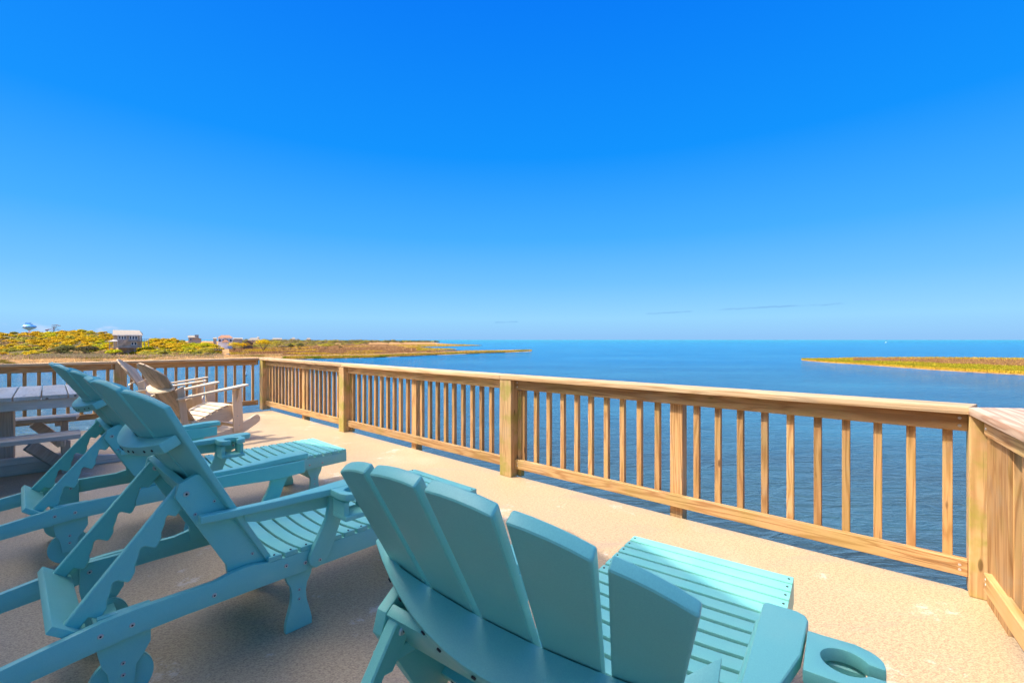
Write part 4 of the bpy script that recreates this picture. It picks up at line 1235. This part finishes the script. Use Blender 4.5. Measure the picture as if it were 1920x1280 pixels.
        screw(root, 0.835, s * (W2 + 0.053), 0.541, 0.008, s)
        screw(root, 1.385, s * (W2 + 0.009), 0.583, 0.008, s)
    # cup holder, outer side of the near arm
    y0 = W2 + 0.0838; cu, cy, r_ = 0.875, y0 + 0.068, 0.041
    pr = [(0.80, y0), (0.80, y0 + 0.085)] + [(0.845 + 0.045 * math.cos(R(a)), y0 + 0.085 + 0.048 * math.sin(R(a))) for a in range(180, 89, -15)]
    ring = [(cu + r_ * math.cos(R(a)), cy + r_ * math.sin(R(a))) for a in range(115, 425, 14)]
    pr += [(cu - 0.016, y0 + 0.133)] + ring + [(cu + 0.018, y0 + 0.133), (0.915, y0 + 0.130), (0.94, y0 + 0.115), (0.95, y0 + 0.085), (0.95, y0)]
    put('cup_holder', prism_me('cup_holder', pr, 0.578, 0.607, T, 0.005, 2, 'z', 30), root)
    pr2 = [(0.81, y0), (0.81, y0 + 0.115), (0.94, y0 + 0.115), (0.94, y0)]
    put('cup_tray', prism_me('cup_tray', pr2, 0.492, 0.512, T, 0.004, 2, 'z'), root)
    box('cup_bracket', 0.022, 0.10, 0.060, T, root, (0.823, y0 + 0.052, 0.540), bevel=0.003)
    box('cup_bracket', 0.022, 0.10, 0.060, T, root, (0.928, y0 + 0.052, 0.540), bevel=0.003)
    return root
bm = bmesh.new(); bmesh.ops.create_cone(bm, cap_ends=True, segments=10, radius1=0.0042, radius2=0.0042, depth=0.002)
SCREW_DARK = bpy.data.meshes.new('screw'); bm.to_mesh(SCREW_DARK); bm.free(); SCREW_DARK.materials.append(M_DARK)
bm = bmesh.new(); bmesh.ops.create_cone(bm, cap_ends=True, segments=10, radius1=0.0048, radius2=0.0048, depth=0.003)
SCREW_DARK2 = bpy.data.meshes.new('screw'); bm.to_mesh(SCREW_DARK2); bm.free(); SCREW_DARK2.materials.append(M_DARK)

ch = make_chaise()
G = 'turquoise chaise lounges facing the water'
def place(o, foot, th):
    o.location = (foot[0], foot[1], 0); o.rotation_euler = (0, 0, R(th) + math.pi)
place(ch, (-0.44, 2.93), 48.0)
tag(ch, 'middle turquoise chaise lounge, whole seat and near side rail in view at the left', 'chaise lounge', G)
c2 = copy_tree(ch); place(c2, (-1.577, 3.92), 47.4)
tag(c2, 'farthest turquoise chaise lounge beside the picnic table, its foot end partly sunlit', 'chaise lounge', G)
c3 = copy_tree(ch); place(c3, (0.808, 1.890), 54.0)
for q_ in list(c3.children):          # this one's back is a little shorter, flatter, and sits askew on its hinge
    if q_.name.split('.')[0] in ('back_slat', 'back_brace', 'lower_brace') or (q_.name.startswith('screw') and q_.location.x > 1.22 and q_.data == SCREW_DARK2):
        bpy.data.objects.remove(q_)
make_back(c3, 0.040, 0.918, 0.150, 0.1195, 0.1225, 0.0528, 0.500, 0.345, 0.0525)
def back_frame_matrix(o, yaw, roll, rec):
    a, ro, rc = R(yaw), R(roll), R(rec)
    rear = Vector((-math.cos(a), -math.sin(a), 0)); vn = Vector((math.sin(a), -math.cos(a), 0)); up = Vector((0, 0, 1))
    b_ = rear * math.sin(rc) + up * math.cos(rc); n_ = rear * math.cos(rc) - up * math.sin(rc)
    b2 = b_ * math.cos(ro) + vn * math.sin(ro); v2 = vn * math.cos(ro) - b_ * math.sin(ro)
    tgt = Matrix((b2, v2, n_)).transposed()
    src = Matrix((Vector((bd.x, 0, bd.y)), Vector((0, 1, 0)), Vector((nb_.x, 0, nb_.y)))).transposed()
    m3 = tgt @ src.inverted()
    return Matrix.Translation(o) @ m3.to_4x4() @ Matrix.Translation((-BU, 0, -BZ))
cw = Matrix.Translation(c3.location) @ Matrix.Rotation(c3.rotation_euler.z, 4, 'Z')
MB_ = cw.inverted() @ back_frame_matrix(Vector((0.073, 1.136, 0.331)), 57.0, 11.5, 34.8)
for q_ in c3.children:
    nm = q_.name.split('.')[0]
    if nm in ('back_slat', 'back_brace', 'lower_brace', 'cross_bar', 'back_frame', 'prop') or (nm == 'screw' and q_.location.x > 1.22 and (q_.location.z > 0.62 or q_.data == SCREW_DARK2 or (q_.location.z > 0.37 and abs(q_.location.y) < 0.29))):
        q_.matrix_basis = MB_ @ q_.matrix_basis
tag(c3, 'nearest turquoise chaise lounge seen from behind with fanned back slats and cup holder', 'chaise lounge', G)

# ------------------------------------------------------------------ natural wood rocking chairs
def make_rocker():
    """local +x forward, origin on the floor under the middle of the front arms"""
    root = empty('rocking_chair')
    H = M_CHAIR; V = M_CHAIRV
    hw = 0.30
    # seat rails (curved) and rockers
    sp = [(0.04, 0.40), (0.04, 0.31), (-0.12, 0.27), (-0.35, 0.20), (-0.55, 0.165), (-0.66, 0.16), (-0.66, 0.235), (-0.50, 0.255), (-0.38, 0.30), (-0.22, 0.375), (-0.08, 0.425)]
    for s in (-1, 1):
        put('seat_rail', prism_me('seat_rail', sp, -0.011, 0.011, H, 0.003, 1), root, (0, s * 0.262, 0))
        rk = []
        Rr = 1.15; cx = -0.33; cz = Rr
        a0, a1 = -128, -58
        lo = [(cx + Rr * math.cos(R(a)), cz + Rr * math.sin(R(a))) for a in np.linspace(a0, a1, 15)]
        hi = [(cx + (Rr - 0.115) * math.cos(R(a)), cz + (Rr - 0.115) * math.sin(R(a))) for a in np.linspace(a1, a0, 15)]
        tip = (Rr - 0.0575)
        cxx, czz = cx + tip * math.cos(R(a1)), cz + tip * math.sin(R(a1))
        t0 = R(a1)
        cap_ = [(cxx + 0.0575 * math.cos(t0 + R(q)), czz + 0.0575 * math.sin(t0 + R(q))) for q in (30, 60, 90, 120, 150)]
        put('rocker', prism_me('rocker', lo + cap_ + hi, -0.012, 0.012, H, 0.003, 1, bev_ang=40), root, (0, s * 0.300, 0))
        # front leg
        fl = [(-0.055, 0.655), (0.050, 0.655), (0.075, 0.12), (-0.045, 0.10)]
        put('leg', prism_me('leg', fl, -0.012, 0.012, V, 0.003, 1), root, (0, s * 0.326, 0))
        put('arm_bracket', prism_me('arm_bracket', [(0, 0.655), (0.075, 0.655), (0.0, 0.47)], -0.011, 0.011, V, 0.003, 1, 'x'), root, (0.0, s * 0.338 if s > 0 else s * 0.338, 0), (0, 0, 0 if s > 0 else math.pi))
        # arm
        am = [(0.10, -0.05), (0.115, -0.02), (0.115, 0.05), (0.10, 0.07), (-0.05, 0.072), (-0.45, 0.02), (-0.66, 0.01), (-0.66, -0.04), (-0.45, -0.045), (0.0, -0.055)]
        am = [(x, y * s) for x, y in am]
        a_ = put('arm', prism_me('arm', am, -0.011, 0.011, H, 0.004, 1, 'z'), root, (0, s * 0.335, 0.625), (0, R(-8), 0))
        a_.location = (0.0, s * 0.335, 0.666)
        # rear leg
        put('leg', prism_me('leg', [(-0.645, 0.69), (-0.575, 0.72), (-0.50, 0.07), (-0.57, 0.05)], -0.011, 0.011, V, 0.003, 1), root, (0, s * 0.287, 0))
        screw(root, 0.0, s * 0.339, 0.30, 0.008, s); screw(root, 0.02, s * 0.339, 0.18, 0.008, s)
    # seat slats
    for i in range(8):
        x = 0.03 - i * 0.068
        z = interp(x, [(-0.50, 0.262), (-0.38, 0.305), (-0.22, 0.380), (-0.08, 0.430), (0.05, 0.405)])
        sl = (interp(x + 0.03, [(-0.50, 0.262), (-0.38, 0.305), (-0.22, 0.380), (-0.08, 0.430), (0.05, 0.405)]) - interp(x - 0.03, [(-0.50, 0.262), (-0.38, 0.305), (-0.22, 0.380), (-0.08, 0.430), (0.05, 0.405)])) / 0.06
        o = box('seat_slat', 0.54, 0.062, 0.018, H, root, (x, 0, z + 0.008), (0, 0, 0), bevel=0.003)
        o.rotation_euler = Matrix.Rotation(-math.atan(sl), 3, 'Y').to_4x4().to_euler() if False else (Matrix.Rotation(-math.atan(sl), 3, 'Y') @ Matrix.Rotation(R(90), 3, 'Z')).to_euler()
    box('front_stretcher', 0.52, 0.022, 0.09, H, root, (0.055, 0, 0.35), (0, 0, R(90)))
    box('rocker_stretcher', 0.58, 0.04, 0.04, H, root, (0.10, 0, 0.145), (0, 0, R(90)))
    # back: six fanned slats on a curve
    bx, bz = -0.42, 0.27
    d = Vector((-0.50, 0.866)).normalized(); n = Vector((-0.866, -0.50))
    nS = 6
    for k_ in range(nS):
        c0 = (k_ - 2.5) * 0.078; c1 = (k_ - 2.5) * 0.098
        def Lt(y): return 0.86 - 0.20 * (abs(y) / 0.29) ** 2
        v = []
        for th in (0, -0.018):
            for (t, w_) in ((0, 0.035), (0.5, 0.0395), (1, 0.0435)):
                for sg in (-1, 1):
                    cc = c0 + (c1 - c0) * t
                    y = cc + sg * w_
                    L_ = Lt(c1 + sg * w_) * t
                    cu = 0.055 * (0.3 + 0.7 * t) * (1 - (y / 0.30) ** 2) + th
                    q_ = Vector((bx, bz)) + d * L_ + n * cu
                    v.append((q_.x, y, q_.y))
        f = [(0, 1, 3, 2), (2, 3, 5, 4), (6, 8, 9, 7), (8, 10, 11, 9), (0, 6, 7, 1), (4, 5, 11, 10), (0, 2, 8, 6), (2, 4, 10, 8), (1, 7, 9, 3), (3, 9, 11, 5)]
        put('back_slat', mk_mesh('back_slat', v, f, M_CHAIRB, 0.003, 1, 40), root)
    for nm, Lc, w_, hf, curv in (('back_brace', 0.50, 0.06, 0.31, 0.055), ('lower_brace', 0.02, 0.04, 0.25, 0.02)):
        v = []; N_ = 12
        for tt in (-0.011, 0.011):
            for j in range(N_ + 1):
                y = -hf + 2 * hf * j / N_
                ci = curv * (0.3 + 0.7 * Lc / 0.86) * (1 - (y / 0.30) ** 2) + 0.001
                for c_ in (ci, ci + w_ * (0.75 + 0.5 * (1 - (y / hf) ** 2))):
                    q_ = Vector((bx, bz)) + d * (Lc) + n * c_
                    v.append((q_.x, y, q_.y + tt + 0.0))
        M = 2 * (N_ + 1); f = []
        for j in range(N_):
            a = 2 * j
            f += [(a, a + 1, a + 3, a + 2), (M + a, M + a + 2, M + a + 3, M + a + 1), (a, a + 2, M + a + 2, M + a), (a + 1, M + a + 1, M + a + 3, a + 3)]
        f += [(0, M, M + 1, 1), (2 * N_, 2 * N_ + 1, M + 2 * N_ + 1, M + 2 * N_)]
        put(nm, mk_mesh(nm, v, f, H, 0.003, 1), root)
    return root
M_CHAIRB = wood_mat('natural_chair_wood_back', (0.70, 0.48, 0.28), (0.48, 0.29, 0.15), 'z', grey=(0.56, 0.42, 0.29), figure=0.35)
rk = make_rocker()
rk.location = (-3.72, 5.86, 0); rk.rotation_euler = (0, 0, R(59))
tag(rk, 'natural wood rocking chair nearer the corner, its fanned back slats seen from behind', 'rocking chair', 'natural wood rocking chairs by the left railing')
rk2 = copy_tree(rk); rk2.location = (-4.52, 6.55, 0); rk2.rotation_euler = (0, 0, R(32))
tag(rk2, 'natural wood rocking chair tucked behind the other, its back seen edge-on', 'rocking chair', 'natural wood rocking chairs by the left railing')

# ------------------------------------------------------------------ picnic table
TZ = 0.75
tdir = Vector((0.70, 0.714, 0)); tperp = Vector((-0.714, 0.70, 0))       # along the table / across it
t_corner = P(127, 738.6, TZ)
table = empty('picnic_table', (0, 0, 0)); tag(table, 'weathered grey wooden picnic table with attached benches at the left edge', 'picnic table')
W_P = 0.166; LT = 1.30
for i in range(-1, 11):
    q0 = t_corner + tdir * (-i * (W_P + 0.008) + W_P * -0.5 + 0.0)
    q1 = q0 + tperp * LT
    beam('plank', q0 + Vector((0, 0, -0.019)), q1 + Vector((0, 0, -0.019)), W_P, 0.038, M_GREY, table, ext=random.uniform(-.02, .02))
s0, s1 = 0.25, -1.9
for off in (0.06, LT - 0.10):
    beam('cross_beam', t_corner + tdir * s0 + tperp * off + Vector((0, 0, -0.082)), t_corner + tdir * s1 + tperp * off + Vector((0, 0, -0.082)), 0.038, 0.085, M_GREY, table)
def bench(pr, prl, w):
    d = (pr - prl).normalized(); side = Vector((-d.y, d.x, 0))
    for j in range(2):
        a = pr + side * (0.075 + j * 0.15) + Vector((0, 0, -0.019)); c = a - d * 1.9
        beam('bench_plank', a, c, 0.142, 0.038, M_GREY, table)
    return d, side
b2r = P(152, 813.5, 0.42); b2l = P(0, 829.6, 0.42)
b1r = P(143, 780.2, 0.42); b1l = P(21.3, 789.4, 0.42)
d2, s2 = bench(b2r, b2l, 0.14); d1, s1_ = bench(b1r, b1l, 0.14)
# pedestal post, skid, braces, bench legs
pq = P(10, 857, 0.12)
box('pedestal', 0.12, 0.12, 0.60, M_GREYV, table, (pq.x, pq.y, 0.40), (0, 0, R(42)))
sk = [(0.0, 0.0), (0.95, 0.0), (0.95, 0.06), (0.62, 0.10), (0.45, 0.145), (0.0, 0.16), (-1.2, 0.16), (-1.2, 0.0)]
q = P(0, 893.5, 0.0)
put('skid', prism_me('skid', sk, -0.02, 0.02, M_GREY, 0.004, 1), table, (q.x, q.y, 0), (0, 0, R(40)))
q = P(158, 874, 0.0)
put('skid', prism_me('skid', [(0.0, 0.0), (0.0, 0.05), (-0.05, 0.10), (-0.6, 0.10), (-0.6, 0.0)], -0.02, 0.02, M_GREY, 0.004, 1), table, (q.x, q.y, 0), (0, 0, R(38)))
def strut(x0, y0, x1, y1, Ya, Yb, w, h=0.10):
    beam('brace', PY(x0, y0, Ya), PY(x1, y1, Yb), w, h, M_GREYV, table)
Y2 = b2r.y; Y1 = b1r.y
strut(54, 834, 118, 872, Y2 + 0.1, Y2 + 0.35, 0.04, 0.10)
strut(64, 793, 118, 832, Y1, Y1 + 0.15, 0.04, 0.10)
for (px, py0, py1, Yq) in ((121, 789, 860, Y1 + 0.08), (124, 826, 872, Y2 + 0.28)):
    p0 = PY(px, py0, Yq); box('bench_leg', 0.06, 0.06, p0.z, M_GREYV, table, (p0.x, p0.y, p0.z / 2), (0, 0, R(42)))
for (px, py, Yq) in ((110, 793, Y1 + 0.05), (115, 830, Y2 + 0.2)):
    p0 = PY(px, py, Yq); box('bench_block', 0.055, 0.12, 0.05, M_GREYV, table, p0, (0, 0, R(42)))

# ------------------------------------------------------------------ the house behind the camera (casts the shade over the deck)
HH = 4.6
sd = Vector((math.cos(SUN_AZ), math.sin(SUN_AZ), 0)) * ((HH + 0.22 - 0.36) / math.tan(SUN_EL))
apex = Vector((0.09, 2.93, 0)) - sd
e1 = apex + Vector((-0.884, 0.468, 0)) * 8.5
e2 = apex + Vector((0.449, -0.894, 0)) * 5.2
M_HS = plain('own_house_siding', (0.66, 0.68, 0.68), 0.8, 0.2)
own = empty('porch_roof', (-6, -2, 0)); tag(own, 'unseen house roof outlined from its shade, on white posts added to let light in', 'porch')  # house inferred from its shadow; open porch form made up to admit light
own.location = (0, 0, 0)
inn = Vector((-0.66, -0.75, 0)) * 5.5
roof_pts = [apex, e2, e2 + inn * 0.8, apex + inn * 1.15, e1 + inn * 0.8, e1]
n = len(roof_pts)
v = [(p_.x, p_.y, HH - 0.0) for p_ in roof_pts] + [(p_.x, p_.y, HH + 0.22) for p_ in roof_pts]
f = [tuple(range(n)), tuple(range(2 * n - 1, n - 1, -1))] + [(i, (i + 1) % n, n + (i + 1) % n, n + i) for i in range(n)]
put('roof', mk_mesh('roof', v, f, M_ROOFG), own)
cenr = sum((p_ for p_ in roof_pts), Vector((0, 0, 0))) / n
M_BOUNCE = plain('white_bounce_ceiling', (0.80, 0.79, 0.76), 0.7, 0.04)  # white underside added to bounce deck light down into the shade
v = [(p_.x, p_.y, HH - 0.03) for p_ in [q_.lerp(cenr, 0.04) for q_ in roof_pts]]
v += [(x_, y_, HH - 0.002) for x_, y_, z_ in v]
f = [tuple(range(n)), tuple(range(2 * n - 1, n - 1, -1))] + [(i, (i + 1) % n, n + (i + 1) % n, n + i) for i in range(n)]
wa, wb = roof_pts[4].lerp(cenr, 0.06), roof_pts[2].lerp(cenr, 0.06)
beam('wall', wa + Vector((0, 0, HH / 2 - 0.02)), wb + Vector((0, 0, HH / 2 - 0.02)), 0.2, HH - 0.045, M_HS, own)
put('bounce_ceiling', mk_mesh('bounce_ceiling', v, f, M_BOUNCE), own)
for q_ in (roof_pts[2], roof_pts[3], roof_pts[4], roof_pts[1].lerp(cenr, 0.05), roof_pts[5].lerp(cenr, 0.05)):
    q_ = q_.lerp(cenr, 0.08)
    box('post', 0.14, 0.14, HH - 0.032, M_TRIM, own, (q_.x, q_.y, (HH - 0.032) / 2))

# ------------------------------------------------------------------ render
scene.render.engine = 'CYCLES'
scene.cycles.max_bounces = 6
scene.cycles.diffuse_bounces = 3
scene.cycles.glossy_bounces = 3
scene.cycles.sample_clamp_indirect = 6
scene.cycles.use_denoising = True
